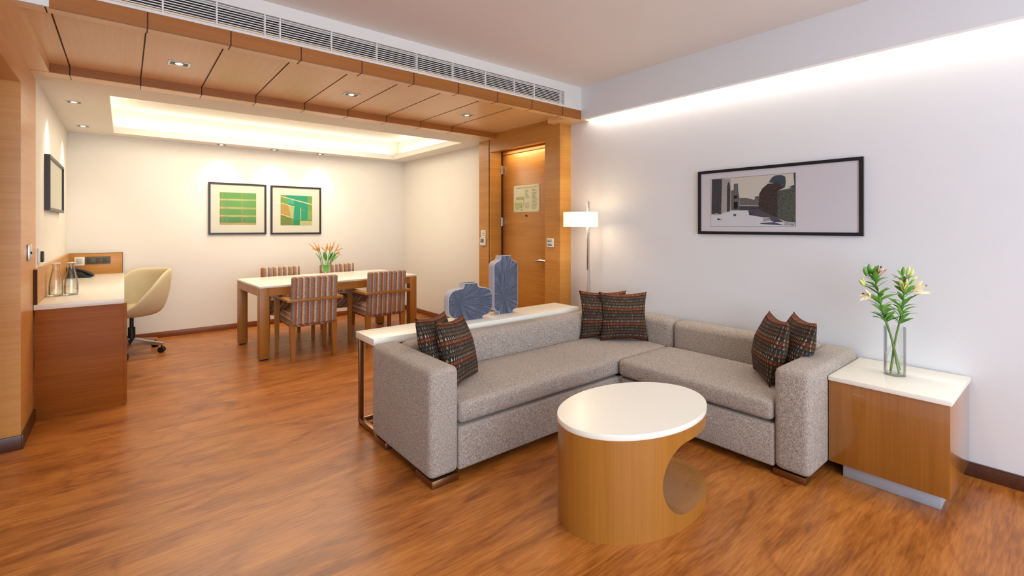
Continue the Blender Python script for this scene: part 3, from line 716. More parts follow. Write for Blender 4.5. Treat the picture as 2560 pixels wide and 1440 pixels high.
# local -Y is the face that looks out; lean>0 tips the top backwards (+Y local)
cushion('patterned dark cushion in front of the corner pair, facing the room', g, (3.165, 2.405, ZS), R(-39), R(-8), 1)
cushion('patterned dark cushion tucked behind, in the sofa corner by the lamp', g, (3.095, 2.56, ZS), R(-39), R(-8), 2)
cushion('patterned dark cushion leaning on the long unit armrest, front one of its pair', g, (1.61, 2.40, ZS - 0.01), R(34), R(-18), 3, R(4))
cushion('patterned dark cushion behind another on the long unit armrest, next to the console', g, (1.535, 2.52, ZS), R(34), R(-16), 4, R(3))
cushion('patterned dark cushion leaning on the short unit armrest, front one of its pair', g, (3.06, 1.285, ZS), R(36) + PI, R(-14), 5)
cushion('patterned dark cushion behind another on the short unit armrest, by the end table', g, (3.155, 1.185, ZS), R(36) + PI, R(-16), 6)

# ------------------------------------------------------------------ console table behind the sofa
CX0, CX1, CY0, CY1 = 1.22, 3.12, 2.862, 3.165
o = (2.17, 3.0, 0); t = thing('console_table', 'long white topped console table with bronze legs behind the sofa', 'table', o)
mb = MB(o); mb.box(CX0, CX1, CY0, CY1, 0.588, 0.632, 0.002); mb.build('tabletop', M['stone'], t)
for x in (CX0 + 0.012, CX1 - 0.042):
    for y in (CY0 + 0.01, CY1 - 0.035):
        mb = MB(o); mb.box(x, x + 0.03, y, y + 0.025, 0.014, 0.588, 0.001); mb.lathe([(0, 0), (0.012, 0), (0.012, 0.015), (0, 0.015)], (x + 0.015, y + 0.012, 0), 12, mi=1); mb.build('leg', [M['bronze'], M['dark_plastic']], t)
    mb = MB(o); mb.box(x, x + 0.03, CY0 + 0.035, CY1 - 0.035, 0.014, 0.044, 0.001); mb.build('bottom_rail', M['bronze'], t)
mb = MB(o); mb.box(CX0 + 0.042, CX1 - 0.042, CY1 - 0.035, CY1 - 0.01, 0.014, 0.044, 0.001); mb.build('bottom_rail', M['bronze'], t)

# ------------------------------------------------------------------ carved vases on the console
def outline(w, h, neck_w, neck_h, r, foot_w, foot_h):
    """half profile points of a flat bottle from foot to neck, right side"""
    pts = [(foot_w, 0), (foot_w, foot_h)]
    x0 = w; zb = foot_h; zt = h - neck_h
    def arc(cx, cz, r, a0, a1, n=8): return [(cx + r * math.cos(R(a0 + (a1 - a0) * i / n)), cz + r * math.sin(R(a0 + (a1 - a0) * i / n))) for i in range(n + 1)]
    pts += [(foot_w + 0.01, foot_h + 0.008)] + arc(x0 - r, zb + r + 0.005, r, -70, 0) + arc(x0 - r, zt - r, r, 0, 78)
    pts += [(neck_w + 0.012, zt + 0.006), (neck_w + 0.001, zt + 0.02), (neck_w, h - 0.004), (neck_w - 0.003, h)]
    return pts
def carved_vase(label, loc, rz, w, h, nw, nh, r, fw, fh, th, cxz):
    t = thing('carved_vase', label, 'vase', loc, rz, 'carved vases on the console')
    half = outline(w, h, nw, nh, r, fw, fh)
    pts = half + [(-x, z) for x, z in reversed(half)]
    mb = MB(); mb.prism(pts, 'y', -th / 2, th / 2)
    for f in mb.bm.faces:
        if abs(f.normal.y) > 0.9: f.material_index = 1
    faces = [f for f in mb.bm.faces if abs(f.normal.y) > 0.9]
    es = set(e for f in faces for e in f.edges)
    bmesh.ops.bevel(mb.bm, geom=list(es), offset=0.004, segments=2, profile=0.5, affect='EDGES')
    mb.build('body', [M['vase_side'], vase_face('carved rays', *cxz)], t, 40)
    mb = MB(); mb.box(-nw + 0.012, nw - 0.012, -th / 2 + 0.012, th / 2 - 0.012, h, h + 0.0008); mb.build('mouth', M['black'], t, 0)
    return t
carved_vase('low wide blue grey carved vase on the console', (2.038, 3.005, 0.632), R(-4), 0.194, 0.285, 0.06, 0.042, 0.078, 0.105, 0.02, 0.075, (-0.11, 0.15))
carved_vase('tall narrow blue grey carved vase on the console', (2.412, 3.05, 0.632), R(-4), 0.119, 0.478, 0.05, 0.045, 0.048, 0.068, 0.022, 0.085, (-0.03, 0.145))

# ------------------------------------------------------------------ end table, glass vase, lilies
o = (3.25, 0.65, 0); t = thing('end_table', 'honey wood block end table with white top beside the short sofa unit', 'table', o)
mb = MB(o); mb.box(2.967, 3.526, 0.402, 0.893, 0.072, 0.512, 0.002); mb.build('body', M['wood_end'], t)
mb = MB(o); mb.box(2.960, 3.526, 0.396, 0.893, 0.512, 0.536, 0.002); mb.build('tabletop', M['stone'], t)
mb = MB(o); mb.box(3.00, 3.49, 0.44, 0.835, 0.0, 0.074, 0.001); mb.build('plinth', M['alu'], t)
VX, VY, VZ = 3.262, 0.668, 0.536
o = (VX, VY, VZ); t = thing('glass_vase', 'tall clear glass cylinder vase of water on the end table', 'vase', o)
mb = MB(o); mb.lathe([(0.0, 0.0), (0.047, 0.0), (0.049, 0.004), (0.0495, 0.262), (0.0465, 0.262), (0.0455, 0.012), (0.0, 0.011)], o, 40, cap=False); mb.build('cylinder', M['glass'], t, 60)
mb = MB(o); mb.lathe([(0.0, 0.0125), (0.0452, 0.0125), (0.0457, 0.104), (0.0, 0.104)], o, 40, cap=False); mb.build('water', M['water'], t, 60)
leafm = NT('lily leaf'); leafm.bs(Base_Color=leafm.mix(leafm.noise(leafm.obj(), 14, 2), C(62, 124, 34), C(122, 182, 66)), Roughness=0.42); leafm = leafm.m
stemm = plain('lily stem', C(96, 134, 58), 0.5)
petal = plain('pale pink petal', C(236, 190, 170), 0.5); petal_g = plain('green yellow bud', C(206, 214, 130), 0.5); petal_c = plain('cream petal', C(240, 222, 176), 0.5); anther = plain('brown anther', C(92, 36, 24), 0.6)
LAT = Vector((0.773, -0.635, 0)); DEP = Vector((0.635, 0.773, 0))
def leaf(mb, base, d, length, width, droop=0.25, twist=0.0, mi=0):
    d = Vector(d).normalized(); side = d.cross(Vector((0, 0, 1)))
    if side.length < 0.1: side = LAT.copy()
    side.normalize(); side = Matrix.Rotation(twist, 3, d) @ side; nrm = side.cross(d).normalized()
    n = 7; rows = []
    for i in range(n + 1):
        s = i / n; w = width * math.sin(PI * min(1, (s * 0.93 + 0.07))) ** 0.8 * (1 - 0.25 * s)
        p = Vector(base) + d * length * s + Vector((0, 0, -droop * length * s * s))
        rows.append([mb.V(p - side * w), mb.V(p - nrm * w * 0.28), mb.V(p + side * w)])
    for a, b in zip(rows, rows[1:]):
        for k in (0, 1):
            f = mb.bm.faces.new((a[k], a[k + 1], b[k + 1], b[k])); f.material_index = mi
def P3(lat, z, dep=0.0): return Vector((VX, VY, 0)) + LAT * lat + DEP * dep + Vector((0, 0, z))
def bud(mb, base, d, l, r, mi=0):
    d = Vector(d).normalized(); mb.tube([Vector(base) + d * l * s for s in (0, 0.15, 0.4, 0.65, 0.85, 1.0)], [r * 0.3, r * 0.7, r, r * 0.9, r * 0.55, r * 0.08], 8, mi)
def lily_flower(mb, base, d, l, spread, mi, rnd, n=6):
    d = Vector(d).normalized(); a = d.orthogonal().normalized(); b = d.cross(a)
    for i in range(n):
        an = 2 * PI * i / n + rnd.uniform(-0.2, 0.2)
        out = a * math.cos(an) + b * math.sin(an)
        leaf(mb, base, d * 1.0 + out * spread, l * rnd.uniform(0.85, 1.05), l * 0.13, 0.12, an, mi)
def lily(label, pts, leaf_from, seed, flowers):
    rnd = random.Random(seed)
    t = thing('lily_stem', label, 'flower', P3(0, VZ + 0.012), 0, 'lilies in the glass vase'); o = t.location.copy()
    path = [P3(*p) for p in pts]
    fine = []
    for a, b in zip(path, path[1:]):
        for k in range(6): fine.append(a.lerp(b, k / 6))
    fine.append(path[-1])
    mb = MB(o); mb.tube(fine, [0.0058 - 0.0028 * i / len(fine) for i in range(len(fine))], 8); mb.build('stem', stemm, t, 60)
    mb = MB(o); k0 = int(len(fine) * leaf_from); ang = rnd.uniform(0, 6)
    for i in range(k0, len(fine)):
        p = fine[i]; s = (i - k0) / (len(fine) - k0)
        for q in range(2):
            ang += 2.4
            out = LAT * math.cos(ang) + DEP * math.sin(ang) * 0.6
            leaf(mb, p, out + Vector((0, 0, 0.75 + 0.3 * s)), rnd.uniform(0.085, 0.135) * (1 - 0.25 * s), rnd.uniform(0.009, 0.0155), rnd.uniform(0.2, 0.5), rnd.uniform(-0.5, 0.5))
    top = fine[-1]
    mb.build('leaves', leafm, t, 180)
    for (kind, lat, z, dl, dz, l, dep) in flowers:
        base = P3(lat, z, dep); d = LAT * dl + Vector((0, 0, dz)) - DEP * 0.25
        src = min(fine, key=lambda q: (q - base).length + max(0, q.z - base.z) * 2)
        if kind == 'bud':
            mb = MB(o); mb.tube([src, base], 0.0018, 6, 1); bud(mb, base, d, l, l * 0.17); mb.build('bud', [leafm if rnd.random() < 0.4 else petal_g, stemm], t, 180)
        else:
            m = {'pink': petal, 'green': petal_g, 'cream': petal_c}[kind]
            mb = MB(o); mb.tube([src, base], 0.0018, 6, 1); lily_flower(mb, base, d, l, 0.55 if kind != 'green' else 0.28, 0, rnd)
            dd = d.normalized(); mb.tube([base, base + dd * l * 0.75], 0.0012, 6, 1); mb.tube([base + dd * l * 0.72, base + dd * l * 0.86], 0.004, 6, 2)
            mb.build('flower', [m, stemm, anther], t, 180)
k = 0.00219
def q(u, v, dep=0.0): return ((u - 2238) * k, 1.35 - (v - 565) * k, dep)
lily('lily stem leaning left with an open pink flower, in the glass vase', [q(2249, 932), q(2240, 890), q(2228, 838), q(2216, 805), (q(2203, 760)), q(2192, 710), q(2185, 685)], 0.50, 3,
     [('pink', *q(2193, 688)[:2], 0.15, 1, 0.062, -0.01), ('cream', *q(2172, 738)[:2], -1, 0.25, 0.07, -0.02), ('bud', *q(2168, 690)[:2], -0.5, 1, 0.055, 0.0), ('bud', *q(2178, 685)[:2], -0.2, 1, 0.06, 0.01), ('bud', *q(2172, 712)[:2], -0.6, 0.8, 0.05, 0.02), ('bud', *q(2166, 716)[:2], -0.8, 0.9, 0.055, 0.01)])
lily('lily stem leaning right with a greenish half open flower, in the glass vase', [q(2232, 930, 0.01), q(2240, 870, 0.01), q(2248, 830, 0.01), q(2252, 800), q(2258, 765), q(2263, 725), q(2264, 700)], 0.45, 8,
     [('green', *q(2251, 728)[:2], -0.15, 1, 0.085, -0.03), ('cream', *q(2276, 728)[:2], 1, 0.6, 0.085, -0.02), ('pink', *q(2262, 712)[:2], 0.0, 1, 0.055, 0.01), ('bud', *q(2258, 688)[:2], -0.1, 1, 0.05, 0.0), ('bud', *q(2268, 690)[:2], 0.1, 1, 0.058, 0.0), ('bud', *q(2278, 696)[:2], 0.3, 1, 0.055, 0.01), ('bud', *q(2284, 712)[:2], 0.6, 0.9, 0.055, 0.02)])
lily('short back lily stem crossing the others, in the glass vase', [q(2258, 928, 0.02), q(2246, 880, 0.02), q(2236, 840, 0.02), q(2227, 812, 0.02), q(2222, 795, 0.02)], 0.82, 21, [])

# ------------------------------------------------------------------ coffee table
CA, CB, CTX, CTY, CRT = 0.431, 0.288, 1.945, 1.421, -0.072
t = thing('coffee_table', 'oval drum coffee table with white top and open cut side', 'table', (CTX, CTY, 0), CRT)
mb = MB(); mb.lathe([(0, 0), (1, 0), (1, 0.44), (0, 0.44)], (0, 0, 0), 128, sx=CA - 0.004, sy=CB - 0.004); drum = mb.build('drum', M['wood_drum'], t)
cut = MB(); pts = [(0.03 + 0.16 * math.cos(R(a)), 0.224 + 0.16 * math.sin(R(a))) for a in range(90, 271, 6)] + [(0.6, 0.064), (0.6, 0.384)]
cut.prism(pts, 'y', -0.5, 0.5); cutter = cut.build('cutter', M['wood_drum'])
cutter.parent = t
md = drum.modifiers.new('b', 'BOOLEAN'); md.operation = 'DIFFERENCE'; md.object = cutter; md.solver = 'EXACT'
bpy.context.view_layer.update()
dg = bpy.context.evaluated_depsgraph_get(); nm = bpy.data.meshes.new_from_object(drum.evaluated_get(dg))
drum.modifiers.clear(); drum.data = nm; nm.polygons.foreach_set('use_smooth', [True] * len(nm.polygons)); nm.set_sharp_from_angle(angle=R(30))
bpy.data.objects.remove(cutter, do_unlink=True)
mb = MB(); mb.lathe([(0, 0), (0.994, 0), (0.999, 0.003), (1, 0.006), (1, 0.022), (0.996, 0.026), (0, 0.026)], (0, 0, 0.441), 128, sx=CA, sy=CB); mb.build('tabletop', M['stone'], t, 40)

# ------------------------------------------------------------------ dining table and vase
DR = R(2.6)
t = thing('dining_table', 'rectangular dining table with white top on square wooden legs', 'table', (1.04, 5.23, 0), DR)
TW, TD = 1.785, 0.955
mb = MB(); mb.box(0, TW, 0, TD, 0.724, 0.744, 0.002); mb.build('tabletop', M['stone'], t)
mb = MB()
mb.box(0.09, TW - 0.09, 0.004, 0.03, 0.64, 0.724); mb.box(0.09, TW - 0.09, TD - 0.03, TD - 0.004, 0.64, 0.724); mb.box(0.004, 0.03, 0.09, TD - 0.09, 0.64, 0.724); mb.box(TW - 0.03, TW - 0.004, 0.09, TD - 0.09, 0.64, 0.724)
mb.build('apron', M['wood_table_x'], t, 0)
for x in (0.002, TW - 0.092):
    for y in (0.002, TD - 0.092):
        mb = MB(); mb.box(x, x + 0.09, y, y + 0.09, 0.012, 0.724, 0.002); mb.box(x + 0.01, x + 0.08, y + 0.01, y + 0.08, 0, 0.012, mi=1); mb.build('leg', [M['wood_table'], M['dark_plastic']], t)
DVX, DVY, DVZ = 1.835, 5.69, 0.744
o = (DVX, DVY, DVZ); t = thing('footed_vase', 'small footed glass vase of green leaves on the dining table', 'vase', o)
mb = MB(o)
mb.lathe([(0, 0), (0.042, 0), (0.043, 0.003), (0.012, 0.012), (0.008, 0.03), (0.014, 0.046), (0.038, 0.062), (0.05, 0.085), (0.051, 0.13), (0.057, 0.17), (0.07, 0.212), (0.0675, 0.212), (0.0545, 0.17), (0.0485, 0.13), (0.0475, 0.087), (0.034, 0.066), (0.0, 0.058)], o, 32, cap=False)
mb.build('goblet', M['glass'], t, 60)
mb = MB(o); mb.lathe([(0, 0.060), (0.032, 0.068), (0.0465, 0.088), (0.0475, 0.13), (0.049, 0.152), (0.0, 0.152)], o, 28, cap=False); mb.build('leaf_lining', plain('wet leaf green', C(110, 205, 64), 0.3), t, 60)
hel = NT('orange heliconia'); hel.bs(Base_Color=hel.ramp(hel.noise(hel.obj(), 30, 2), [(0.35, C(236, 150, 62)), (0.6, C(250, 204, 124))]), Roughness=0.45); hel = hel.m
helleaf = plain('broad green leaf', C(84, 158, 40), 0.4)
rnd = random.Random(11)
K5 = 0.0047
def dq(u, v, dep=0.0): return Vector((DVX, DVY, 0)) + LAT * ((u - 801) * K5) + DEP * dep + Vector((0, 0, 1.35 - (v - 565) * K5))
heads = [((781, 627), [(757, 609), (771, 604), (766, 622)]), ((784, 628), [(782, 610), (776, 615), (766, 621)]), ((799, 629), [(800, 608), (803, 608), (788, 618), (806, 616)]), ((811, 627), [(814, 605), (811, 614), (806, 622)]), ((815, 626), [(824, 602), (822, 606), (812, 616)]), ((827, 627), [(833, 612), (846, 621), (835, 610)]), ((826, 634), [(838, 637), (836, 630)])]
names = ['far left', 'second from left', 'central', 'tall slim', 'tallest', 'far right', 'lowest right']
for i, ((bu, bv), tips) in enumerate(heads):
    dep = rnd.uniform(-0.03, 0.03)
    t = thing('heliconia_stem', '%s orange heliconia stem in the footed vase on the dining table' % names[i], 'flower', dq(801, 672), 0, 'orange heliconias on the dining table'); o = t.location.copy()
    b = dq(bu, bv, dep); a = dq(801 + (bu - 801) * 0.25, 672, dep * 0.3)
    mb = MB(o); mb.tube([a, a.lerp(b, 0.5) + Vector((0, 0, 0.01)), b], [0.004, 0.004, 0.0035], 7); mb.build('stem', helleaf, t, 60)
    mb = MB(o)
    for (tu, tv) in tips:
        e = dq(tu, tv, dep + rnd.uniform(-0.03, 0.03)); d = e - b
        leaf(mb, b, d + Vector((0, 0, 0.02)), d.length * 1.12, 0.013, 0.12, rnd.uniform(-0.4, 0.4))
        mb.tube([b, b.lerp(e, 0.5), e], [0.006, 0.005, 0.0012], 6)
    mb.build('bracts', hel, t, 180)
    if i not in (1, 3):
        mb = MB(o); s = -1 if bu < 801 else 1
        leaf(mb, a.lerp(b, 0.45), (b - a).normalized() + LAT * s * rnd.uniform(0.1, 0.35), 0.14, 0.026, 0.2, rnd.uniform(-0.6, 0.6)); mb.build('leaf', helleaf, t, 180)

# ------------------------------------------------------------------ dining chairs
def make_chair(label):
    t = thing('dining_chair', label, 'chair', (0, 0, 0), 0, 'striped dining chairs')
    wl = M['wood_table']
    for sx in (-1, 1):
        mb = MB(); tb = bmesh.new()
        def taper(x, y, w0, w1, d0, d1, z0, z1, dy=0.0):
            v = [(x - w0 / 2, y - d0 / 2 + dy, z0), (x + w0 / 2, y - d0 / 2 + dy, z0), (x + w0 / 2, y + d0 / 2 + dy, z0), (x - w0 / 2, y + d0 / 2 + dy, z0), (x - w1 / 2, y - d1 / 2, z1), (x + w1 / 2, y - d1 / 2, z1), (x + w1 / 2, y + d1 / 2, z1), (x - w1 / 2, y + d1 / 2, z1)]
            vs = [mb.V(p) for p in v]
            for f in ((3, 2, 1, 0), (4, 5, 6, 7), (0, 1, 5, 4), (1, 2, 6, 5), (2, 3, 7, 6), (3, 0, 4, 7)): mb.bm.faces.new([vs[i] for i in f])
        taper(sx * 0.247, 0.225, 0.032, 0.048, 0.032, 0.046, 0.0, 0.60); tb.free(); mb.build('leg', wl, t, 0)
        mb = MB(); taper(sx * 0.205, -0.205, 0.036, 0.056, 0.036, 0.05, 0.0, 0.37, -0.02); mb.build('leg', wl, t, 0)
    mb = MB()
    for sx in (-1, 1): mb.box(min(sx * 0.222, sx * 0.272), max(sx * 0.222, sx * 0.272), -0.285, 0.25, 0.598, 0.624, 0.003)
    mb.box(-0.272, 0.272, -0.297, -0.262, 0.596, 0.624, 0.003); mb.build('arm_rail', M['wood_table_x'], t)
    mb = MB(); tb = MB(); tb.box(-0.223, 0.223, -0.20, 0.245, 0.325, 0.455, 0.03, 4)
    bmesh.ops.subdivide_edges(tb.bm, edges=[e for e in tb.bm.edges if e.calc_length() > 0.2], cuts=6, use_grid_fill=True)
    for v in tb.bm.verts:
        a = 1 - (v.co.x / 0.223) ** 2; b = 1 - ((v.co.y - 0.022) / 0.223) ** 2
        if v.co.z > 0.4: v.co.z += 0.02 * max(0, a) ** 0.5 * max(0, b) ** 0.5
    mb.merge(tb.bm); mb.build('seat', M['chair_seat'], t, 50)
    mb = MB(); mb.box(-0.222, 0.222, -0.035, 0.035, 0.0, 0.482, 0.018, 4)
    mb.build('backrest', M['chair_back'], t, 50, loc=(0, -0.215, 0.362), rot=(R(5), 0, 0))
    return t
ch = make_chair('striped armchair on the near side of the dining table, nearer the desk')
ch.location = (1.502, 5.245, 0)
dup(ch, (2.29, 5.262, 0), 0, 'striped armchair on the near side of the dining table, nearer the entry door')
dup(ch, (1.507, 6.13, 0), PI, 'striped armchair against the back wall side of the dining table, nearer the desk')
dup(ch, (2.21, 6.145, 0), PI, 'striped armchair on the back wall side of the dining table, behind the flower vase')

# ------------------------------------------------------------------ desk
DZ = 0.805; XE, YE = XL + 0.002, YB - 0.002
o = (-0.24, 5.8, 0); t = thing('desk', 'built in wooden desk with cream top along the left wall', 'desk', o)
mb = MB(o); mb.box(XE, 0.0, 4.60, YE, DZ - 0.037, DZ, 0.002); mb.build('desktop', M['stone_desk'], t)
mb = MB(o); mb.box(XE + 0.004, -0.004, 4.612, 4.652, 0.0, DZ - 0.037, 0.001); mb.box(-0.004, 0.016, 4.612, 4.66, 0.012, DZ - 0.037, 0.001); mb.build('end_panel', M['wood_dark'], t)
mb = MB(o); mb.box(XE, -0.03, 7.08, YE - 0.001, 0, DZ - 0.037); mb.build('end_panel', M['wood_dark'], t)
mb = MB(o); mb.box(XE + 0.02, -0.012, 4.70, 7.0, 0.70, DZ - 0.037, 0.002); mb.build('drawer', M['stone_desk'], t)
mb = MB(o); mb.box(XE, -0.017, YE - 0.024, YE, DZ, 1.042, 0.001); mb.box(XE, XE + 0.018, 4.612, YE - 0.024, DZ, 1.048, 0.001)
mb.box(XE - 0.0005, XE + 0.0185, 4.609, 4.612, DZ, 1.048, mi=1); mb.box(-0.017, -0.014, YE - 0.025, YE, DZ, 1.044, mi=1); mb.box(XE, -0.014, YE - 0.025, YE, 1.042, 1.0445, mi=1)
mb.build('backsplash', [M['wood_h'], M['groove']], t)
t = thing('data_socket', 'white data socket plate on the desk backsplash', 'socket', (-0.385, YB - 0.024, 0.957))
mb = MB(); mb.box(-0.043, 0.043, -0.010, 0, -0.047, 0.047, 0.003); mb.build('plate', M['plastic'], t)
mb = MB(); mb.box(-0.025, 0.025, -0.0115, -0.009, -0.027, 0.03, 0.001); mb.build('cover', plain('socket insert', C(196, 190, 170), 0.4), t)
t = thing('power_socket', 'long dark power socket strip on the desk backsplash', 'socket', (-0.23, YB - 0.024, 0.963))
mb = MB(); mb.box(-0.108, 0.108, -0.010, 0, -0.042, 0.042, 0.003); mb.build('plate', plain('taupe plate', C(96, 84, 62), 0.4), t)
for x, w in ((-0.06, 0.03), (0.008, 0.024), (0.07, 0.03)):
    mb = MB(); mb.box(x - w, x + w, -0.012, -0.009, -0.028, 0.028, 0.001); mb.box(x - 0.005, x + 0.005, -0.013, -0.011, 0.004, 0.016, mi=1); mb.build('insert', [plain('insert', C(80, 70, 52), 0.4), M['black']], t)

# bottles
bprof = [(0, 0.002), (0.036, 0.0), (0.042, 0.006), (0.044, 0.03), (0.043, 0.09), (0.037, 0.14), (0.026, 0.19), (0.021, 0.215), (0.021, 0.232), (0.024, 0.236), (0.024, 0.25), (0.0215, 0.25), (0.0185, 0.232), (0.0185, 0.215), (0.0235, 0.19), (0.0345, 0.14), (0.0405, 0.09), (0.0415, 0.03), (0.039, 0.010), (0, 0.008)]
def bottle(label, x, y):
    o = (x, y, DZ); t = thing('water_bottle', label, 'bottle', o, 0, 'glass bottles on the desk')
    mb = MB(o); mb.lathe(bprof, o, 32, cap=False); mb.build('glass_body', M['glass'], t, 60)
    mb = MB(o); mb.lathe([(0, 0.0085), (0.0385, 0.0105), (0.0412, 0.03), (0.0408, 0.075), (0, 0.075)], o, 32, cap=False); mb.build('water', M['water'], t, 60)
    mb = MB(o); mb.lathe([(0, 0.2505), (0.026, 0.2505), (0.026, 0.258), (0.0, 0.26)], o, 24, cap=False); mb.build('cap', M['plastic'], t, 50)
bottle('clear glass water bottle on the desk, next to the wall splash', -0.412, 5.10)
bottle('clear glass water bottle on the desk, farther from the wall splash', -0.325, 5.11)
# telephone
o = (-0.36, 6.78, DZ); t = thing('telephone', 'black desk telephone beside the backsplash', 'telephone', o, R(-8))
mb = MB(); mb.prism([(-0.1, 0), (0.1, 0), (0.1, 0.018), (-0.07, 0.085), (-0.1, 0.085)], 'y', -0.09, 0.09, 0.006, 2); mb.build('body', M['black'], t)
mb = MB(); mb.tube([(-0.10, -0.055, 0.09), (-0.06, -0.055, 0.105), (0.04, -0.055, 0.065), (0.085, -0.055, 0.04), (0.115, -0.055, 0.022)], [0.02, 0.022, 0.016, 0.022, 0.012], 12); mb.build('handset', M['black'], t, 60)
for i in range(5):
    for j in range(2):
        mb = MB(); x = -0.04 + i * 0.026; z = 0.085 - (x + 0.07) * 0.394; mb.box(x - 0.009, x + 0.009, 0.02 + j * 0.03, 0.038 + j * 0.03, z, z + 0.008, 0.002); mb.build('key', M['plastic'], t)

# ------------------------------------------------------------------ office chair
OX, OY = 0.06, 6.42
t = thing('office_chair', 'cream tub swivel chair on a steel five star base at the desk', 'chair', (OX, OY, 0), 0)
BK = R(28)     # direction of the back
def shell(r_seat=1.0):
    mb = MB(); NU, NV = 48, 12
    def rim(phi):
        k = (1 + math.cos(max(-PI, min(PI, phi * 0.98)))) / 2
        k = max(0.0, min(1.0, (k - 0.12) / 0.74)); k = k * k * (3 - 2 * k)
        return 0.480 + 0.405 * k
    def fn(u, v):
        phi = 2 * PI * u - PI
        zt = rim(phi); back = (1 + math.cos(phi)) / 2
        s = v
        if s < 0.35:
            r = 0.225 * (s / 0.35); z = 0.425 + 0.02 * (s / 0.35) ** 2
        else:
            q = (s - 0.35) / 0.65
            r = 0.225 + (0.065 + 0.025 * back) * math.sin(q * PI / 2) ** 0.9
            z = 0.445 + (zt - 0.445) * (q ** 1.25)
        ax = 1.0 if math.cos(phi) > 0 else 0.92
        return (r * math.cos(phi + BK) * ax, r * math.sin(phi + BK), z)
    mb.grid(fn, NU, NV, closed_u=True)
    bmesh.ops.remove_doubles(mb.bm, verts=mb.bm.verts[:], dist=0.0005)
    return mb
ob = shell().build('shell', M['leather'], t, 180); solidify(ob, 0.034, 1); subsurf(ob, 1)
mb = MB(); mb.lathe([(0, 0), (0.20, 0), (0.225, 0.012), (0.23, 0.03), (0.215, 0.045), (0, 0.055)], (0, 0, 0.455), 40); mb.build('seat_pad', M['leather'], t, 60)
mb = MB(); mb.lathe([(0, 0.13), (0.032, 0.13), (0.032, 0.29), (0.018, 0.29), (0.018, 0.40), (0.09, 0.405), (0.11, 0.425), (0, 0.43)], (0, 0, -0.012), 24); mb.build('gas_post', M['black'], t, 40)
for i in range(5):
    an = R(-29 + 72 * i); d = Vector((math.cos(an), math.sin(an), 0)); sd = Vector((-d.y, d.x, 0))
    mb = MB()
    def sec(s, w, z0, z1): return [mb.V(d * s - sd * w + Vector((0, 0, z0))), mb.V(d * s + sd * w + Vector((0, 0, z0))), mb.V(d * s + sd * w + Vector((0, 0, z1))), mb.V(d * s - sd * w + Vector((0, 0, z1)))]
    ss = [sec(0.02, 0.03, 0.105, 0.165), sec(0.16, 0.022, 0.092, 0.13), sec(0.30, 0.018, 0.078, 0.102)]
    for a, b in zip(ss, ss[1:]):
        for k2 in range(4): mb.bm.faces.new((a[k2], a[(k2 + 1) % 4], b[(k2 + 1) % 4], b[k2]))
    mb.bm.faces.new(ss[0][::-1]); mb.bm.faces.new(ss[-1])
    bmesh.ops.recalc_face_normals(mb.bm, faces=mb.bm.faces[:])
    leg = mb.build('leg', M['chrome'], t, 20)
    mb = MB(); c = d * 0.285
    for sg in (-1, 1):
        p = c + sd * sg * 0.016; mb.tube([p - sd * 0.010 + Vector((0, 0, 0.030)), p + sd * 0.010 + Vector((0, 0, 0.030))], 0.030, 20)
    mb.tube([c + Vector((0, 0, 0.03)), c + Vector((0, 0, 0.082))], 0.008, 8); mb.build('caster', M['black'], leg, 40)

# ------------------------------------------------------------------ lights
def area(name, loc, rot, sx, sy, power, col, spread=180):
    l = bpy.data.lights.new(name, 'AREA'); l.shape = 'RECTANGLE'; l.size = sx; l.size_y = sy; l.energy = power; l.color = col; l.spread = R(spread)
    o = bpy.data.objects.new(name, l); COL.objects.link(o); o.location = loc; o.rotation_euler = rot; return o
def spot(name, loc, target, power, col, ang, blend=0.6, rad=0.03):
    l = bpy.data.lights.new(name, 'SPOT'); l.energy = power; l.color = col; l.spot_size = R(ang); l.spot_blend = blend; l.shadow_soft_size = rad
    o = bpy.data.objects.new(name, l); COL.objects.link(o); o.location = loc
    o.rotation_euler = (Vector(target) - Vector(loc)).to_track_quat('-Z', 'Y').to_euler(); return o
WARM = (1.0, 0.80, 0.56); WARM2 = (1.0, 0.91, 0.75); COOL = (0.74, 0.86, 1.0)
# window behind the camera
area('window_light', (0.65, -2.55, 1.4), (R(90), 0, 0), 4.8, 2.2, 165, COOL)
# right-wall cove
area('cove_light', (3.508, 0.25, 2.50), (0, 0, 0), 0.05, 5.6, 36, (1.0, 0.89, 0.74))
# tray cove strips, facing up and inwards
for nm, loc, sx, sy in (('tray_light', (1.58, TY0 - 0.07, 2.47), TX1 - TX0, 0.05), ('tray_light', (1.58, TY1 + 0.07, 2.47), TX1 - TX0, 0.05), ('tray_light', (TX0 - 0.07, 5.9, 2.47), 0.05, TY1 - TY0), ('tray_light', (TX1 + 0.07, 5.9, 2.47), 0.05, TY1 - TY0)):
    area(nm, loc, (PI, 0, 0), sx, sy, 5.2 if sx > 2 else 3, WARM2)
for x in (0.957, 1.575, 2.179): spot('wall_spot', (x, 6.95, 2.37), (x, 7.06, 1.2), 20, WARM2, 92, 1.0, 0.05)
for y in (5.365, 6.597): spot('desk_spot', (-0.33, y, 2.37), (-0.39, y, 0.8), 22, WARM2, 92, 1.0, 0.05)
for x in (0.286, 1.463, 2.619): spot('soffit_spot', (x, 3.885, 2.42), (x, 3.885, 0), 30, WARM, 100, 0.9)
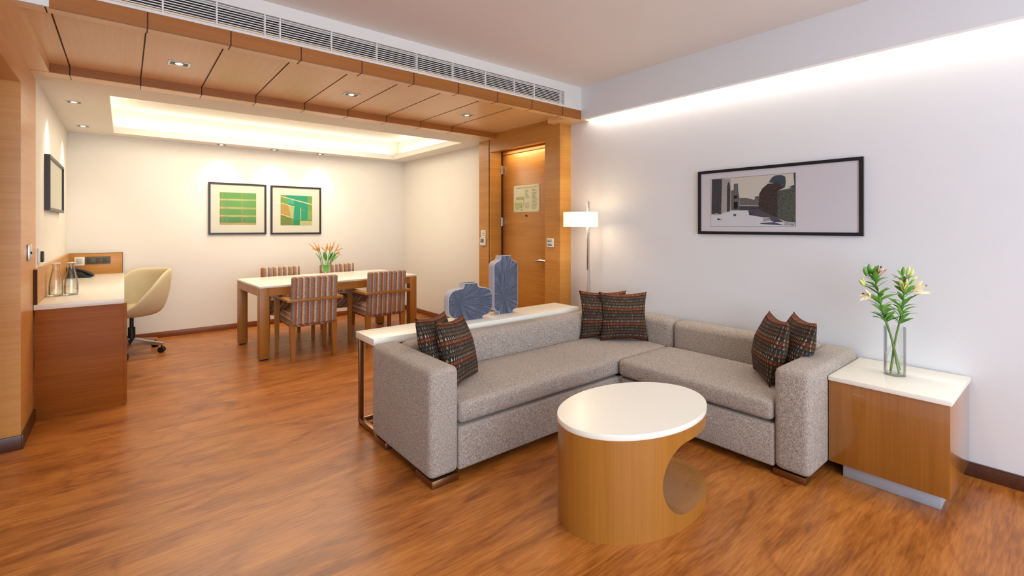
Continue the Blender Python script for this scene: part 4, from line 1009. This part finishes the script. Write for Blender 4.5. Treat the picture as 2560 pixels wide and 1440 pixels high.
area('entry_light', (3.49, 4.06, 2.245), (0, 0, 0), 0.07, 0.7, 2.2, (1.0, 0.84, 0.6))
l = bpy.data.lights.new('lamp_bulb', 'POINT'); l.energy = 1.4; l.color = WARM; l.shadow_soft_size = 0.07
lo = bpy.data.objects.new('lamp_bulb', l); COL.objects.link(lo); lo.location = (SX, SY, 1.48)
l = bpy.data.lights.new('lamp_down', 'POINT'); l.energy = 1.2; l.color = WARM; l.shadow_soft_size = 0.03
lo = bpy.data.objects.new('lamp_down', l); COL.objects.link(lo); lo.location = (SX, SY, 1.33)
# ceiling lamps of the living room, out of frame overhead
for x, y in ((0.2, 0.6), (1.9, 0.9), (0.5, 2.2), (2.3, 2.3)):
    spot('living_spot', (x, y, 2.66), (x, y, 0), 25, (1.0, 0.89, 0.74), 120, 0.9, 0.06)
area('dining_fill', (1.5, 5.9, 2.60), (0, 0, 0), 2.6, 1.4, 48, WARM2)

w = bpy.data.worlds.new('sky'); scene.world = w; w.use_nodes = True
bg = w.node_tree.nodes['Background']; bg.inputs[0].default_value = (0.78, 0.88, 1.0, 1); bg.inputs[1].default_value = 1.2

# ------------------------------------------------------------------ camera
cam = bpy.data.cameras.new('camera'); cam.sensor_width = 36.0; cam.lens = 1180.0 / 2560.0 * 36.0; cam.shift_y = -155.0 / 2560.0; cam.clip_start = 0.05
co = bpy.data.objects.new('camera', cam); COL.objects.link(co); co.location = (0, 0, 1.35); co.rotation_euler = (R(90), 0, R(-39.4))
scene.camera = co
scene.view_settings.view_transform = 'Standard'
scene.view_settings.look = 'None'
scene.view_settings.exposure = 0.12
scene.cycles.max_bounces = 6; scene.cycles.diffuse_bounces = 3; scene.cycles.glossy_bounces = 3; scene.cycles.transmission_bounces = 4; scene.cycles.transparent_max_bounces = 12
scene.cycles.use_adaptive_sampling = True; scene.cycles.adaptive_threshold = 0.06; scene.cycles.adaptive_min_samples = 10
scene.cycles.caustics_reflective = False; scene.cycles.caustics_refractive = False
scene.cycles.sample_clamp_indirect = 6.0
